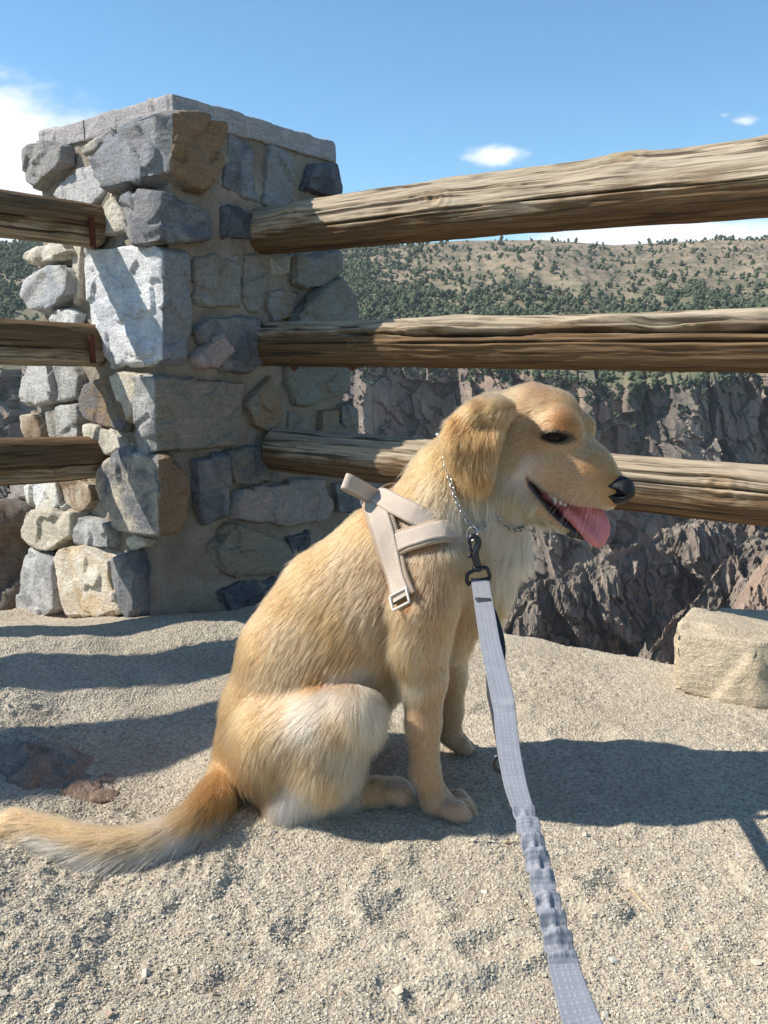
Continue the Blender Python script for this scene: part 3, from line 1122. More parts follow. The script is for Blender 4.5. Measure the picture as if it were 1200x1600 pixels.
for si, st in enumerate(STONES):
    lp, rp, proud, ca, cb = st[:5]
    rr = random.Random(900 + si)
    pts = []
    for poly, (p0, n) in ((lp, PL), (rp, PR)):
        if poly is None:
            continue
        q = np.array([on_plane(x, y, p0 + n * proud * 0.6, n) for x, y in poly])
        c0 = q.mean(0)
        q = c0 + (q - c0) * 1.045
        size_ = np.linalg.norm(q - c0, axis=1).mean()
        for p in q:
            inner = c0 + (p - c0) * (1 - 0.045 - 0.05 * rr.random())
            pts.append(p - n * proud * 0.35)
            pts.append(p - n * (proud * 0.6 + 0.045))
            pts.append(inner + n * proud * 0.45 * rr.uniform(0.7, 1.2))
        if lp is not None and rp is not None:
            continue
    if lp is not None and rp is not None:
        # a corner stone: its two outer faces meet in one arris
        pass
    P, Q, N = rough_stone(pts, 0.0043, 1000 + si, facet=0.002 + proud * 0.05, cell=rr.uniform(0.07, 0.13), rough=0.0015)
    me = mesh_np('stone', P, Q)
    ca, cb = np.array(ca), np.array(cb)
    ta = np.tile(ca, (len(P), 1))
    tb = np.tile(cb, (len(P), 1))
    if len(st) > 5:  # right-side colours: rust staining, plus that face's shade worked in as darker tone
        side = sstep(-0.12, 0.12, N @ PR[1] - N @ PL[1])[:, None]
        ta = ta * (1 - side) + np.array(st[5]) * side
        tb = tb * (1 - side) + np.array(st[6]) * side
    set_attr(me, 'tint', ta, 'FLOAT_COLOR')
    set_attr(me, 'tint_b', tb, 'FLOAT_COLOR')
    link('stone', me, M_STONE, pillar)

# capstones
CT, RT, LT = np.array([-0.493, 2.166]), np.array([-0.140, 2.679]), np.array([-0.957, 2.548])
def cap_piece(t0, t1, s0, s1, seed):
    u, w = LT - CT, RT - CT
    pts = []
    for t, s in ((t0, s0), (t1, s0), (t1, s1), (t0, s1)):
        p = CT + u * t + w * s
        for z in (1.203, 1.259):
            pts.append((p[0], p[1], z))
    P, Q, N = rough_stone(pts, 0.0055, seed, facet=0.0018, cell=0.12, rough=0.0016)
    me = mesh_np('cap_stone', P, Q)
    set_attr(me, 'tint', np.tile([0.40, 0.355, 0.335], (len(P), 1)), 'FLOAT_COLOR')
    set_attr(me, 'tint_b', np.tile([0.34, 0.315, 0.31], (len(P), 1)), 'FLOAT_COLOR')
    link('cap_stone', me, M_STONE, pillar)
cap_piece(0.0, 0.625, 0, 1, 1201)
cap_piece(0.63, 1.0, 0, 1, 1202)

# ------------------------------------------------------------------ log rails
m = Mat('weathered_log', 0.85, 0.2)
uvn = m.attr('grain_uv', 'Vector')
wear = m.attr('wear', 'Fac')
crk = m.attr('crack', 'Fac')
mp1 = m.node('ShaderNodeMapping'); mp1.inputs['Scale'].default_value = (1.2, 42, 42); m.l.new(uvn, mp1.inputs[0])
mp2 = m.node('ShaderNodeMapping'); mp2.inputs['Scale'].default_value = (9, 190, 190); m.l.new(uvn, mp2.inputs[0])
g1 = m.noise(mp1.outputs[0], 1.0, 5, 0.6, 0.15)
g2 = m.noise(mp2.outputs[0], 1.0, 4, 0.6, 0.3)
g3 = m.noise(uvn, 7.0, 4, 0.6)
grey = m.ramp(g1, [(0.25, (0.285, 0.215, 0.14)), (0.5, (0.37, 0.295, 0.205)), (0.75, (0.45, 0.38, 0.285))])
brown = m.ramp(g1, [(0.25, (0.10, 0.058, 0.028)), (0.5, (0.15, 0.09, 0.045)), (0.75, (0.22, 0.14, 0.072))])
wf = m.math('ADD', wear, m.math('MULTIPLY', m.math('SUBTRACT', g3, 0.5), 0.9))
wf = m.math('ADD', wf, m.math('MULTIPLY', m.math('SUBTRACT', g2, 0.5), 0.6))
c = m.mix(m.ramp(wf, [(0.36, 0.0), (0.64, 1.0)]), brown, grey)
c = m.mix(0.75, c, m.ramp(g2, [(0.30, 0.40), (0.5, 1.0), (0.72, 1.3)]), 'MULTIPLY')
mp3 = m.node('ShaderNodeMapping'); mp3.inputs['Scale'].default_value = (2.2, 75, 75); m.l.new(uvn, mp3.inputs[0])
g4 = m.noise(mp3.outputs[0], 1.0, 3, 0.5, 0.25)
c = m.mix(m.ramp(g4, [(0.34, 0.85), (0.395, 0.0)]), c, (0.045, 0.03, 0.02))
mp5 = m.node('ShaderNodeMapping'); mp5.inputs['Scale'].default_value = (3.5, 170, 170); m.l.new(uvn, mp5.inputs[0])
g5 = m.noise(mp5.outputs[0], 1.0, 3, 0.6, 0.1)
c = m.mix(m.ramp(g5, [(0.37, 0.75), (0.41, 0.0)]), c, (0.05, 0.035, 0.022))
c = m.mix(crk, c, (0.03, 0.022, 0.015))
kn = m.attr('knot', 'Fac')
c = m.mix(m.math('MULTIPLY', kn, 0.8), c, (0.30, 0.19, 0.09))
m.color(c)
m.bump(m.math('ADD', m.math('MULTIPLY', g1, 0.6), g2), 0.7, 0.004)
M_LOG = m.m


def make_log(p0, p1, r0, r1, seed, parent, cracks, knots=(), step=0.0042, nu=150, wear_bias=0.0, dense=1.5, oval=1.0):
    p0, p1 = np.array(p0, float), np.array(p1, float)
    L = np.linalg.norm(p1 - p0)
    ax = (p1 - p0) / L
    side = np.cross(ax, [0, 0, 1.0]); side /= np.linalg.norm(side)
    if side[1] > 0:
        side = -side                                   # positive angles turn towards the lookout
    upv = np.cross(side, ax)
    s = np.arange(0, min(L, dense), step)
    if L > dense:
        s = np.concatenate([s, np.linspace(dense, L, 60)])
    th = np.linspace(0, 2 * math.pi, nu, endpoint=False)
    S, T = np.meshgrid(s, th, indexing='ij')
    t_ = S / L
    R = r0 + (r1 - r0) * t_
    Cc, Ss = np.cos(T), np.sin(T)     # angle: 0 = up, pi/2 = towards side
    Pn = np.stack([S.ravel() * 1.0, (Cc * R).ravel() * 1, (Ss * R).ravel()], 1)
    d = 0.0055 * fbm(Pn * np.array([2.2, 9, 9]) + seed * 3.1, 3, seed)
    d = d + 0.0030 * fbm(Pn * np.array([2.2, 80, 80]), 3, seed + 2, ridged=True) * 0.6 + 0.0016 * fbm(Pn * np.array([14, 190, 190]), 2, seed + 4)
    crack = np.zeros(len(Pn))
    for (a0, s0, s1, wd, dp, wob) in cracks:
        cen = a0 + 0.55 * wob * fbm(np.stack([S.ravel() * 3.0, S.ravel() * 0 + a0 * 7, S.ravel() * 0 + seed], 1), 4, seed + 9)
        da = (T.ravel() - cen + math.pi) % (2 * math.pi) - math.pi
        arc = np.abs(da) * R.ravel()
        env = sstep(s0, s0 + 0.12, S.ravel()) * sstep(s1, s1 - 0.12, S.ravel())
        wid = wd * (0.35 + 0.65 * env) * (0.75 + 0.5 * vnoise(np.stack([S.ravel() * 9, S.ravel() * 0 + a0, S.ravel() * 0], 1), seed))
        f = np.clip(1 - arc / np.maximum(wid, 1e-4), 0, 1) * np.where(env > 0, env ** 0.4, 0)
        d = d - dp * f ** 0.7
        d = d + 0.004 * np.exp(-((arc - wid * 1.8) / (wid + 1e-3)) ** 2) * env
        crack = np.maximum(crack, sstep(0.25, 0.8, f))
    knot = np.zeros(len(Pn))
    for (a0, s0, kr) in knots:
        da = ((T.ravel() - a0 + math.pi) % (2 * math.pi) - math.pi) * R.ravel()
        ds = (S.ravel() - s0) * 0.7
        rr_ = np.sqrt(da ** 2 + ds ** 2) / kr
        d = d + 0.010 * np.exp(-(rr_ * 0.8) ** 2) - 0.006 * np.exp(-(rr_ / 0.28) ** 2) + 0.0018 * np.cos(rr_ * 14) * np.exp(-rr_ ** 2)
        knot = np.maximum(knot, np.exp(-(rr_ / 0.55) ** 2) * (0.6 + 0.4 * np.cos(rr_ * 14)))
    Rr = R + d.reshape(R.shape)
    sway = 0.003 * vnoise(np.stack([s * 1.5, s * 0 + seed, s * 0], 1), seed + 31)
    ctr = p0[None] + ax[None] * s[:, None] + upv[None] * sway[:, None]
    P = ctr[:, None] + upv[None, None] * (Rr * Cc * oval)[..., None] + side[None, None] * (Rr * Ss)[..., None]
    V = P.reshape(-1, 3)
    ns = len(s)
    F = grid_faces(ns, nu)
    # close around
    i = np.arange(ns - 1)
    Fc = np.stack([i * nu + nu - 1, (i + 1) * nu + nu - 1, (i + 1) * nu, i * nu], -1)
    F = np.concatenate([F, Fc])
    # flat sawn ends
    e0, e1 = len(V), len(V) + 1
    V = np.concatenate([V, ctr[:1], ctr[-1:]])
    j = np.arange(nu)
    F3a = np.stack([np.full(nu, e0), j, (j + 1) % nu, (j + 1) % nu], -1)
    F3b = np.stack([np.full(nu, e1), (ns - 1) * nu + (j + 1) % nu, (ns - 1) * nu + j, (ns - 1) * nu + j], -1)
    me = bpy.data.meshes.new('rail')
    faces = [tuple(f) for f in []]
    nq, nt = len(F), 2 * nu
    tri = np.concatenate([F3a[:, :3], F3b[:, :3]])
    loops = np.concatenate([F.ravel(), tri.ravel()]).astype(np.int32)
    me.vertices.add(len(V)); me.vertices.foreach_set('co', V.astype(np.float32).ravel())
    me.loops.add(len(loops)); me.loops.foreach_set('vertex_index', loops)
    me.polygons.add(nq + nt)
    me.polygons.foreach_set('loop_start', np.concatenate([np.arange(nq) * 4, nq * 4 + np.arange(nt) * 3]).astype(np.int32))
    me.polygons.foreach_set('loop_total', np.concatenate([np.full(nq, 4), np.full(nt, 3)]).astype(np.int32))
    me.polygons.foreach_set('use_smooth', np.concatenate([np.ones(nq, bool), np.zeros(nt, bool)]))
    me.update(calc_edges=True)
    pad = lambda a: np.concatenate([a, a[:1] * 0, a[:1] * 0])
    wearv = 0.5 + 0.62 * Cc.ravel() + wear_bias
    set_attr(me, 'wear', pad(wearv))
    set_attr(me, 'crack', pad(crack))
    set_attr(me, 'knot', pad(knot))
    a = me.attributes.new('grain_uv', 'FLOAT_VECTOR', 'POINT')
    a.data.foreach_set('vector', np.concatenate([Pn + np.array([seed * 1.7, 0, 0]), np.zeros((2, 3))]).astype(np.float32).ravel())
    bm = bmesh.new(); bm.from_mesh(me); bmesh.ops.recalc_face_normals(bm, faces=bm.faces[:]); bm.to_mesh(me); bm.free()
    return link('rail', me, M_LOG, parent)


def fence_pt(px, py, F0, n):
    return on_plane(px, py, np.array([F0[0], F0[1], 0]), np.array([n[0], n[1], 0.0]))


right_fence = thing('rail_fence', (0.5, 1.8, -0.03), 'three weathered log rails running from the pillar past the dog\'s head', 'fence')
nR_ = (0.60, 0.80)
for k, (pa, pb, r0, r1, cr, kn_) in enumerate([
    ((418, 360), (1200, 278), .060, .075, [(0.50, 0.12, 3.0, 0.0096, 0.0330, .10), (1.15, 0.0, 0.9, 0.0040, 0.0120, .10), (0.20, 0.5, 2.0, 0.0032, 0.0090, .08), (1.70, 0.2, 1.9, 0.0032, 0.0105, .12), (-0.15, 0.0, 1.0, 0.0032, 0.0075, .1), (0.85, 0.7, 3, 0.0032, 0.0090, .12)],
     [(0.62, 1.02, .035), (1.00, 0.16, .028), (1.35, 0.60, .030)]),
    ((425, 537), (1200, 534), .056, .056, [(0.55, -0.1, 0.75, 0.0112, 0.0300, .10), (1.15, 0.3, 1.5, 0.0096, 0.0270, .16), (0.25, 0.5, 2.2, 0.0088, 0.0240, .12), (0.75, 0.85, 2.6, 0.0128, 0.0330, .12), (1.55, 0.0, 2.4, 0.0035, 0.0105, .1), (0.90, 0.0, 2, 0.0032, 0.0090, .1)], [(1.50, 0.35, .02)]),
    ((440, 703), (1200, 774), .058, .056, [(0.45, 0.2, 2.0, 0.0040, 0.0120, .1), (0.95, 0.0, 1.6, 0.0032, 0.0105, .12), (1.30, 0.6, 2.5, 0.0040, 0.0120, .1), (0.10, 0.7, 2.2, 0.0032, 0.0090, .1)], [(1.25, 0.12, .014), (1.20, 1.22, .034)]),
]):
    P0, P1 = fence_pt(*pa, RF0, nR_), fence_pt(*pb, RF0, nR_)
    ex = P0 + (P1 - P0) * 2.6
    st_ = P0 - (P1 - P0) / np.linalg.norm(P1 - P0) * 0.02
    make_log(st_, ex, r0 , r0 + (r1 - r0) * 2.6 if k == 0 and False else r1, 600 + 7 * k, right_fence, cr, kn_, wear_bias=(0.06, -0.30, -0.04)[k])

left_fence = thing('rail_fence', (-1.0, 2.0, -0.05), 'three dark brown shaded log rails ending at rusty brackets on the pillar', 'fence')
nL_ = (-0.788, 0.616)
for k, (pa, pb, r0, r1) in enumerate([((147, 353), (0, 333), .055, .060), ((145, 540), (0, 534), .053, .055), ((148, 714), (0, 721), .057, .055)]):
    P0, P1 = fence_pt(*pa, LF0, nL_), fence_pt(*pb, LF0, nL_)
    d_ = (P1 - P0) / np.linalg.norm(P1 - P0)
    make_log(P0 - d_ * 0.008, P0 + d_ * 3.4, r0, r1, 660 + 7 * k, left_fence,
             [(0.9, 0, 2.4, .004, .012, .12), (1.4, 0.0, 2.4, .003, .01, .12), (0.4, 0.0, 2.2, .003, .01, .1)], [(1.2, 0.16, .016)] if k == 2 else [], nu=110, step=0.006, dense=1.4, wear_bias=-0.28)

m = Mat('rusty_iron', 0.85, 0.3)
v = m.coord('Object')
m.color(m.ramp(m.noise(v, 40, 4), [(0.3, (0.06, 0.02, 0.013)), (0.6, (0.12, 0.036, 0.02)), (0.8, (0.08, 0.035, 0.026))]))
M_RUST = m.m


# rusty straps where the left rails meet the stone, bolts under the middle right rail
for py in (362, 545):
    c = fence_pt(144, py, LF0 - 0.064 * np.array([-0.80, 0.60]), nL_)
    me = box_mesh('bracket', c, ((-0.60, -0.80, 0), (0.80, -0.60, 0), (0, 0, 1)), (0.012, 0.004, 0.070))
    link('bracket', me, M_RUST, left_fence)
for px_ in (460, 551):
    c = fence_pt(px_, 574, RF0, nR_)
    bm = bmesh.new()
    bmesh.ops.create_cone(bm, segments=6, radius1=0.011, radius2=0.011, depth=0.010, cap_ends=True)
    bmesh.ops.create_cone(bm, segments=10, radius1=0.005, radius2=0.005, depth=0.03, cap_ends=True, matrix=Matrix.Translation((0, 0, 0.006)))
    for vtx in bm.verts:
        vtx.co += Vector(c)
    me = bpy.data.meshes.new('bolt'); bm.to_mesh(me); bm.free()
    link('bolt', me, M_RUST, right_fence)

# ------------------------------------------------------------------ loose rocks
def rock_thing(name, pts, voxel, seed, ca, cb, label, cat, facet=0.015, cell=0.12, rough=0.006, group=None):
    P, Q, N = rough_stone(pts, voxel, seed, facet, cell, rough)
    me = mesh_np(name, P, Q)
    set_attr(me, 'tint', np.tile(ca, (len(P), 1)), 'FLOAT_COLOR')
    set_attr(me, 'tint_b', np.tile(cb, (len(P), 1)), 'FLOAT_COLOR')
    return tag(link(name, me, M_STONE, None, 'base'), label, cat, group)


fr = [at(1056, 1078, 1.63), at(1056, 990, 1.66), at(1062, 975, 1.68), at(1180, 1105, 1.56), at(1300, 1130, 1.55), at(1075, 1090, 1.62),
      at(1186, 1000, 1.575), at(1330, 1010, 1.57), at(1083, 953, 1.80), at(1120, 955, 1.86), at(1200, 962, 1.90), at(1330, 960, 1.95), at(1180, 1120, 1.6), at(1330, 1120, 1.95), at(1075, 1060, 1.95)]
rock_thing('boulder', fr, 0.007, 1301, (0.52, 0.42, 0.285), (0.47, 0.385, 0.27), 'pale tan squared boulder under the rails at the right edge of the ground', 'boulder', 0.005, 0.20, 0.0022)
fr = [at(-120, 1000, 2.75), at(55, 1000, 2.75), at(60, 800, 2.85), at(20, 790, 2.85), at(-120, 800, 2.8), at(70, 1000, 3.3), at(70, 790, 3.3), at(-160, 1000, 3.3), at(-160, 790, 3.3)]
rock_thing('boulder', fr, 0.014, 1302, (0.16, 0.135, 0.11), (0.12, 0.075, 0.05), 'big dark boulder over the edge left of the pillar foot', 'boulder', 0.03, 0.2, 0.01)
fr = [at(-60, 800, 3.3), at(75, 800, 3.3), at(58, 775, 3.35), at(35, 765, 3.4), at(-60, 778, 3.4), at(75, 785, 3.9), at(-80, 790, 3.9), at(60, 766, 3.7)]
rock_thing('boulder', fr, 0.014, 1303, (0.26, 0.23, 0.20), (0.20, 0.17, 0.15), 'rounded grey boulder resting on top of the dark boulder', 'boulder', 0.02, 0.2, 0.01)
def sunk_rock(px, py, outline, top, seed, ca, cb, label, facet, cell):
    b0 = gnd_on(px, py)
    gz0 = lambda dx, dy: float(ground_z(np.array([b0[0] + dx]), np.array([b0[1] + dy]), False)[0])
    pts = [np.array([b0[0] + dx, b0[1] + dy, gz0(dx, dy) - 0.03]) for dx, dy in outline]
    pts += [np.array([b0[0] + dx * 0.93, b0[1] + dy * 0.93, gz0(dx, dy) + 0.002]) for dx, dy in outline]
    pts += [np.array([b0[0] + dx * 0.6, b0[1] + dy * 0.6, gz0(dx, dy) + top * (0.7 + 0.5 * ((k * 37) % 10) / 10)]) for k, (dx, dy) in enumerate(outline)]
    rock_thing('rock', pts, 0.0032, seed, ca, cb, label, 'rock', facet, cell, 0.0014)


sunk_rock(88, 1203, [(-.115, -.045), (-.02, -.075), (.075, -.055), (.095, .01), (.04, .06), (-.05, .07), (-.11, .03)], 0.009, 1304, (0.25, 0.175, 0.13), (0.31, 0.245, 0.195),
          'reddish flat rock sunk in the ground in the fence shadow', 0.004, 0.06)
sunk_rock(142, 1240, [(-.045, -.018), (.0, -.032), (.04, -.015), (.042, .018), (-.01, .03), (-.04, .018)], 0.006, 1305, (0.25, 0.16, 0.105), (0.31, 0.23, 0.165),
          'small rusty rock chip beside the flat reddish rock', 0.002, 0.04)

# dry twigs
m = Mat('dry_twig', 0.9, 0.15)
m.color(m.ramp(m.noise(m.coord('Object'), 90, 3), [(0.3, (0.38, 0.29, 0.17)), (0.7, (0.56, 0.46, 0.30))]))
M_TWIG = m.m


for (a, b, c_, r, lab) in (((983, 1384), (1012, 1418), (1037, 1450), .0016, 'thin dry twig lying on open gravel right of the leash'),
                          ((788, 1322), (800, 1321), (812, 1320), .0022, 'short pale stick at the edge of the dog\'s shadow by the leash'),
                          ((1055, 1076), (1080, 1082), (1100, 1080), .0020, 'little broken stick lying at the foot of the tan boulder')):
    q = []
    for p in (a, b, c_):
        g = gnd_on(*p)
        q.append([g[0], g[1], float(ground_z(np.array([g[0]]), np.array([g[1]]))[0]) + r + 0.001])
    q = np.array(q)
    q = np.array([q[0] * (1 - t) ** 2 + 2 * q[1] * t * (1 - t) + q[2] * t * t for t in np.linspace(0, 1, 9)])
    q[:, 2] += 0.001 * np.sin(np.arange(9) * 1.7)
    tag(link('twig', tube('twig', q, np.linspace(r, r * 0.6, 9), 6), M_TWIG), lab, 'twig')
# ------------------------------------------------------------------ the dog: one signed-distance body
YM = 1.265
VOX = 0.0033
G_LO = np.array([-0.60, 0.93, -0.02])
G_HI = np.array([0.40, 1.46, 0.68])
GN = np.ceil((G_HI - G_LO) / VOX).astype(int)
SDF = np.full(GN, 1.0, np.float32)


def D3(px, py, dy):
    return at(px, py, YM + dy)


def region(lo, hi):
    a = np.clip(np.floor((lo - G_LO) / VOX).astype(int), 0, GN)
    b = np.clip(np.ceil((hi - G_LO) / VOX).astype(int) + 1, 0, GN)
    sl = tuple(slice(a[k], b[k]) for k in range(3))
    ax = [G_LO[k] + VOX * np.arange(a[k], b[k]) for k in range(3)]
    return sl, np.stack(np.meshgrid(*ax, indexing='ij'), -1)


def sd_cone(P, a, b, r1, r2, sq):
    """round cone, flattened across (y) by sq about its own axis"""
    P = P.copy()
    ba = b - a
    t = np.clip(((P - a) @ ba) / max(ba @ ba, 1e-9), 0, 1)
    if sq != 1.0:
        yc = a[1] + t * ba[1]
        P[..., 1] = yc + (P[..., 1] - yc) / sq
        t = np.clip(((P - a) @ ba) / max(ba @ ba, 1e-9), 0, 1)
    d = np.linalg.norm(P - a - t[..., None] * ba, axis=-1) - (r1 + (r2 - r1) * t)
    return d * min(1.0, sq)


def smin(a, b, k):
    h = np.clip(0.5 + 0.5 * (b - a) / k, 0, 1)
    return b * (1 - h) + a * h - k * h * (1 - h)


def blend(sl, d, k, sub=False):
    g = SDF[sl]
    if sub:
        SDF[sl] = -smin(-g, d, k)
    else:
        SDF[sl] = smin(g, d.astype(np.float32), k)


def limb(pts, k=0.02, sq=1.0, sub=False):
    """pts: (px, py, dy, radius in photo pixels)"""
    Q = []
    for px, py, dy, r in pts:
        p = D3(px, py, dy)
        Q.append((p, r * px_size(p)))
    if len(Q) == 1:
        Q = Q * 2
    ps = np.array([q[0] for q in Q])
    rm = max(q[1] for q in Q) * max(1, sq) + k * 1.5 + 0.01
    sl, P = region(ps.min(0) - rm, ps.max(0) + rm)
    d = None
    for (a, r1), (b, r2) in zip(Q[:-1], Q[1:]):
        e = sd_cone(P, a, b, r1, r2, sq)
        d = e if d is None else smin(d, e, 0.012)
    blend(sl, d, k, sub)


def pad(poly, dy_fn, thick, rnd, k, sub=False):
    """outline traced in picture pixels, given real thickness across the dog; dy_fn(px, py) -> lateral offset of its middle"""
    poly = np.array(poly, float)
    cs = np.array([D3(x, y, dy_fn(x, y)) for x, y in poly])
    m_ = thick + rnd + k * 1.5 + 0.01
    sl, P = region(cs.min(0) - m_, cs.max(0) + m_)
    w = P[..., 1] * math.cos(PITCH) - (P[..., 2] - CAM_H) * math.sin(PITCH)
    qx = 600 + FPX * P[..., 0] / w
    qy = 800 - FPX * (P[..., 1] * math.sin(PITCH) + (P[..., 2] - CAM_H) * math.cos(PITCH)) / w
    best = np.full(qx.shape, 1e9)
    inside = np.zeros(qx.shape, bool)
    n = len(poly)
    for i in range(n):
        a, b = poly[i], poly[(i + 1) % n]
        e = b - a
        t = np.clip(((qx - a[0]) * e[0] + (qy - a[1]) * e[1]) / (e @ e), 0, 1)
        best = np.minimum(best, np.hypot(qx - a[0] - t * e[0], qy - a[1] - t * e[1]))
        c1 = (a[1] > qy) != (b[1] > qy)
        with np.errstate(divide='ignore', invalid='ignore'):
            xi = a[0] + (qy - a[1]) * e[0] / (e[1] if e[1] != 0 else 1e-9)
        inside ^= c1 & (qx < xi)
    d2 = np.where(inside, -best, best) * (w / FPX)
    yy = np.abs(P[..., 1] - (YM + dy_fn(qx, qy))) - thick
    a_, b_ = d2 + rnd, yy + rnd
    d = np.minimum(np.maximum(a_, b_), 0) + np.hypot(np.maximum(a_, 0), np.maximum(b_, 0)) - rnd
    blend(sl, d, k, sub)


def hy(px, lat=0.0):
    """head midline swings towards the camera as it goes forward"""
    return -0.005 - (px - 810) * 0.00045 - 0.95 * lat


# trunk and neck
limb([(655, 868, 0, 88), (572, 962, 0, 106), (492, 1075, 0, 102), (436, 1165, 0, 84)], 0.03, 0.92)
limb([(600, 850, 0, 62), (510, 925, 0, 58), (440, 1010, 0, 55)], 0.03)
limb([(520, 950, 0, 82), (464, 1035, 0, 82), (434, 1110, 0, 82), (426, 1170, 0, 78)], 0.03, 0.9)
limb([(672, 850, 0, 90), (725, 772, 0, 88), (775, 700, -0.005, 72)], 0.04)
limb([(760, 760, 0, 66), (772, 850, -0.005, 46), (742, 925, 0, 50)], 0.03)
limb([(715, 895, 0, 68), (690, 985, 0, 52)], 0.03)
limb([(600, 1000, 0, 72), (545, 1075, 0, 60)], 0.03)
for s in (-1, 1):
    # shoulder and upper arm
    limb([(676, 876, s * 0.066, 56), (662, 950, s * 0.086, 50), (648, 1006, s * 0.092, 38)], 0.018)
# near foreleg
limb([(662, 990, -0.085, 40), (664, 1060, -0.088, 33), (662, 1130, -0.092, 25), (664, 1205, -0.098, 22), (680, 1250, -0.104, 21), (700, 1262, -0.108, 18)], 0.02)
limb([(640, 1008, -0.075, 26), (648, 1060, -0.085, 20)], 0.02)
for px, py, dy in ((722, 1274, -0.128), (732, 1271, -0.112), (732, 1264, -0.095), (722, 1256, -0.082)):
    limb([(px - 26, py - 9, dy + 0.002, 11), (px - 7, py - 5, dy, 14.5), (px + 3, py + 2, dy, 11.5)], 0.004)
# far foreleg
limb([(690, 1000, 0.075, 38), (702, 1060, 0.086, 26), (704, 1110, 0.092, 19), (703, 1146, 0.096, 17), (713, 1160, 0.096, 14)], 0.02)
for px, py, dy in ((727, 1168, 0.082), (732, 1165, 0.095), (728, 1160, 0.108), (718, 1158, 0.118)):
    limb([(px - 18, py - 6, dy, 9), (px - 4, py - 3, dy, 11), (px + 2, py + 2, dy, 9)], 0.006)
# grooves between the toes
for pairs in ([(722, 1274, -0.128), (732, 1271, -0.112), (732, 1264, -0.095), (722, 1256, -0.082)], [(727, 1168, 0.082), (732, 1165, 0.095), (728, 1160, 0.108), (718, 1158, 0.118)],
              [(628, 1244, -0.096), (634, 1240, -0.082), (632, 1234, -0.068), (622, 1230, -0.056)]):
    for (ax_, ay_, ad_), (bx_, by_, bd_) in zip(pairs[:-1], pairs[1:]):
        mx_, my_, md_ = (ax_ + bx_) / 2, (ay_ + by_) / 2, (ad_ + bd_) / 2
        limb([(mx_ - 10, my_ - 16, md_, 1.2), (mx_ + 7, my_ - 10, md_, 2.8), (mx_ + 13, my_ + 5, md_, 3.0)], 0.005, 1.0, True)
# haunches
for s in (-1, 1):
    limb([(445, 1152, s * 0.066, 80), (508, 1134, s * 0.098, 62), (548, 1118, s * 0.116, 44)], 0.016)
    limb([(548, 1120, s * 0.116, 43), (505, 1190, s * 0.108, 58), (464, 1240, s * 0.098, 44)], 0.016)
    limb([(440, 1180, s * 0.06, 72), (450, 1240, s * 0.08, 42)], 0.02)
# near hind foot
limb([(470, 1262, -0.090, 30), (540, 1243, -0.080, 23), (590, 1238, -0.078, 21), (612, 1238, -0.078, 18)], 0.012)
for px, py, dy in ((628, 1244, -0.096), (634, 1240, -0.082), (632, 1234, -0.068), (622, 1230, -0.056)):
    limb([(px - 20, py - 4, dy, 12), (px - 4, py - 1, dy, 12), (px + 3, py + 3, dy, 10)], 0.006)
# tail, lying on the ground and swinging towards us
TAIL = []
for px, py, z, r in ((372, 1195, None, 34), (345, 1235, None, 30), (318, 1272, 0.040, 24), (270, 1305, 0.030, 20), (205, 1322, 0.026, 19), (140, 1318, 0.026, 18), (80, 1300, 0.026, 15), (38, 1284, 0.026, 11), (14, 1276, 0.024, 7)):
    if z is None:
        p = D3(px, py, 0.0 if px > 360 else -0.06)
    else:
        p = gnd_on(px, py, z + 0.002)
    TAIL.append((px, py, p[1] - YM, r))
TL = np.array(TAIL)
tt_ = np.linspace(0, len(TL) - 1, 34)
TL = np.stack([np.interp(tt_, np.arange(len(TL)), TL[:, k]) for k in range(4)], -1)
for _ in range(10):
    TL[1:-1] = (TL[:-2] + 2 * TL[1:-1] + TL[2:]) / 4
TL[:, 3] *= 0.82
limb([tuple(q) for q in TL], 0.02)
TAIL3 = np.array([D3(q[0], q[1], q[2]) for q in TL])
TAILT = np.gradient(TAIL3, axis=0)
TAILT /= np.linalg.norm(TAILT, axis=1, keepdims=True)

# head
limb([(792, 682, hy(792), 72), (853, 667, hy(853), 52)], 0.02)
limb([(832, 642, hy(832), 42), (866, 648, hy(866), 36)], 0.02)
limb([(884, 666, hy(880, 0.026), 25), (878, 662, hy(880, 0.026), 25)], 0.012)
limb([(909, 667, hy(909, -0.030), 21), (898, 662, hy(898, -0.030), 23)], 0.012)
limb([(872, 706, hy(872), 52), (918, 734, hy(918), 40), (950, 757, hy(950), 25)], 0.02)
limb([(845, 712, hy(845, 0.026), 34), (905, 744, hy(905, 0.018), 31), (936, 758, hy(936, 0.009), 24)], 0.018)
limb([(865, 712, hy(865, -0.026), 34), (915, 744, hy(915, -0.018), 31), (940, 758, hy(940, -0.009), 24)], 0.018)
limb([(850, 742, hy(850, 0.024), 22), (898, 766, hy(898, 0.018), 22), (942, 776, hy(942, 0.009), 18)], 0.014)
limb([(872, 742, hy(872, -0.024), 22), (912, 766, hy(912, -0.018), 22), (948, 776, hy(948, -0.009), 18)], 0.014)
limb([(806, 705, hy(806, 0.034), 41), (834, 714, hy(834, 0.030), 30)], 0.02)
limb([(806, 705, hy(806, -0.034), 44), (836, 712, hy(836, -0.032), 34)], 0.02)
# brow ridge over the near eye, hollows round it
limb([(852, 664, hy(852, 0.046), 13), (872, 660, hy(872, 0.044), 15), (890, 666, hy(890, 0.036), 13)], 0.014)
limb([(842, 706, hy(842, 0.086), 22), (872, 709, hy(872, 0.080), 22)], 0.016, 1.0, True)
limb([(905, 640, hy(905, 0.0), 3), (925, 668, hy(925, 0.0), 6), (944, 690, hy(944, 0.0), 5)], 0.012, 1.0, True)
# soft fold from the inner eye corner down the cheek
limb([(896, 690, hy(896, 0.030), 8), (884, 712, hy(884, 0.036), 8), (850, 726, hy(850, 0.046), 8)], 0.012)
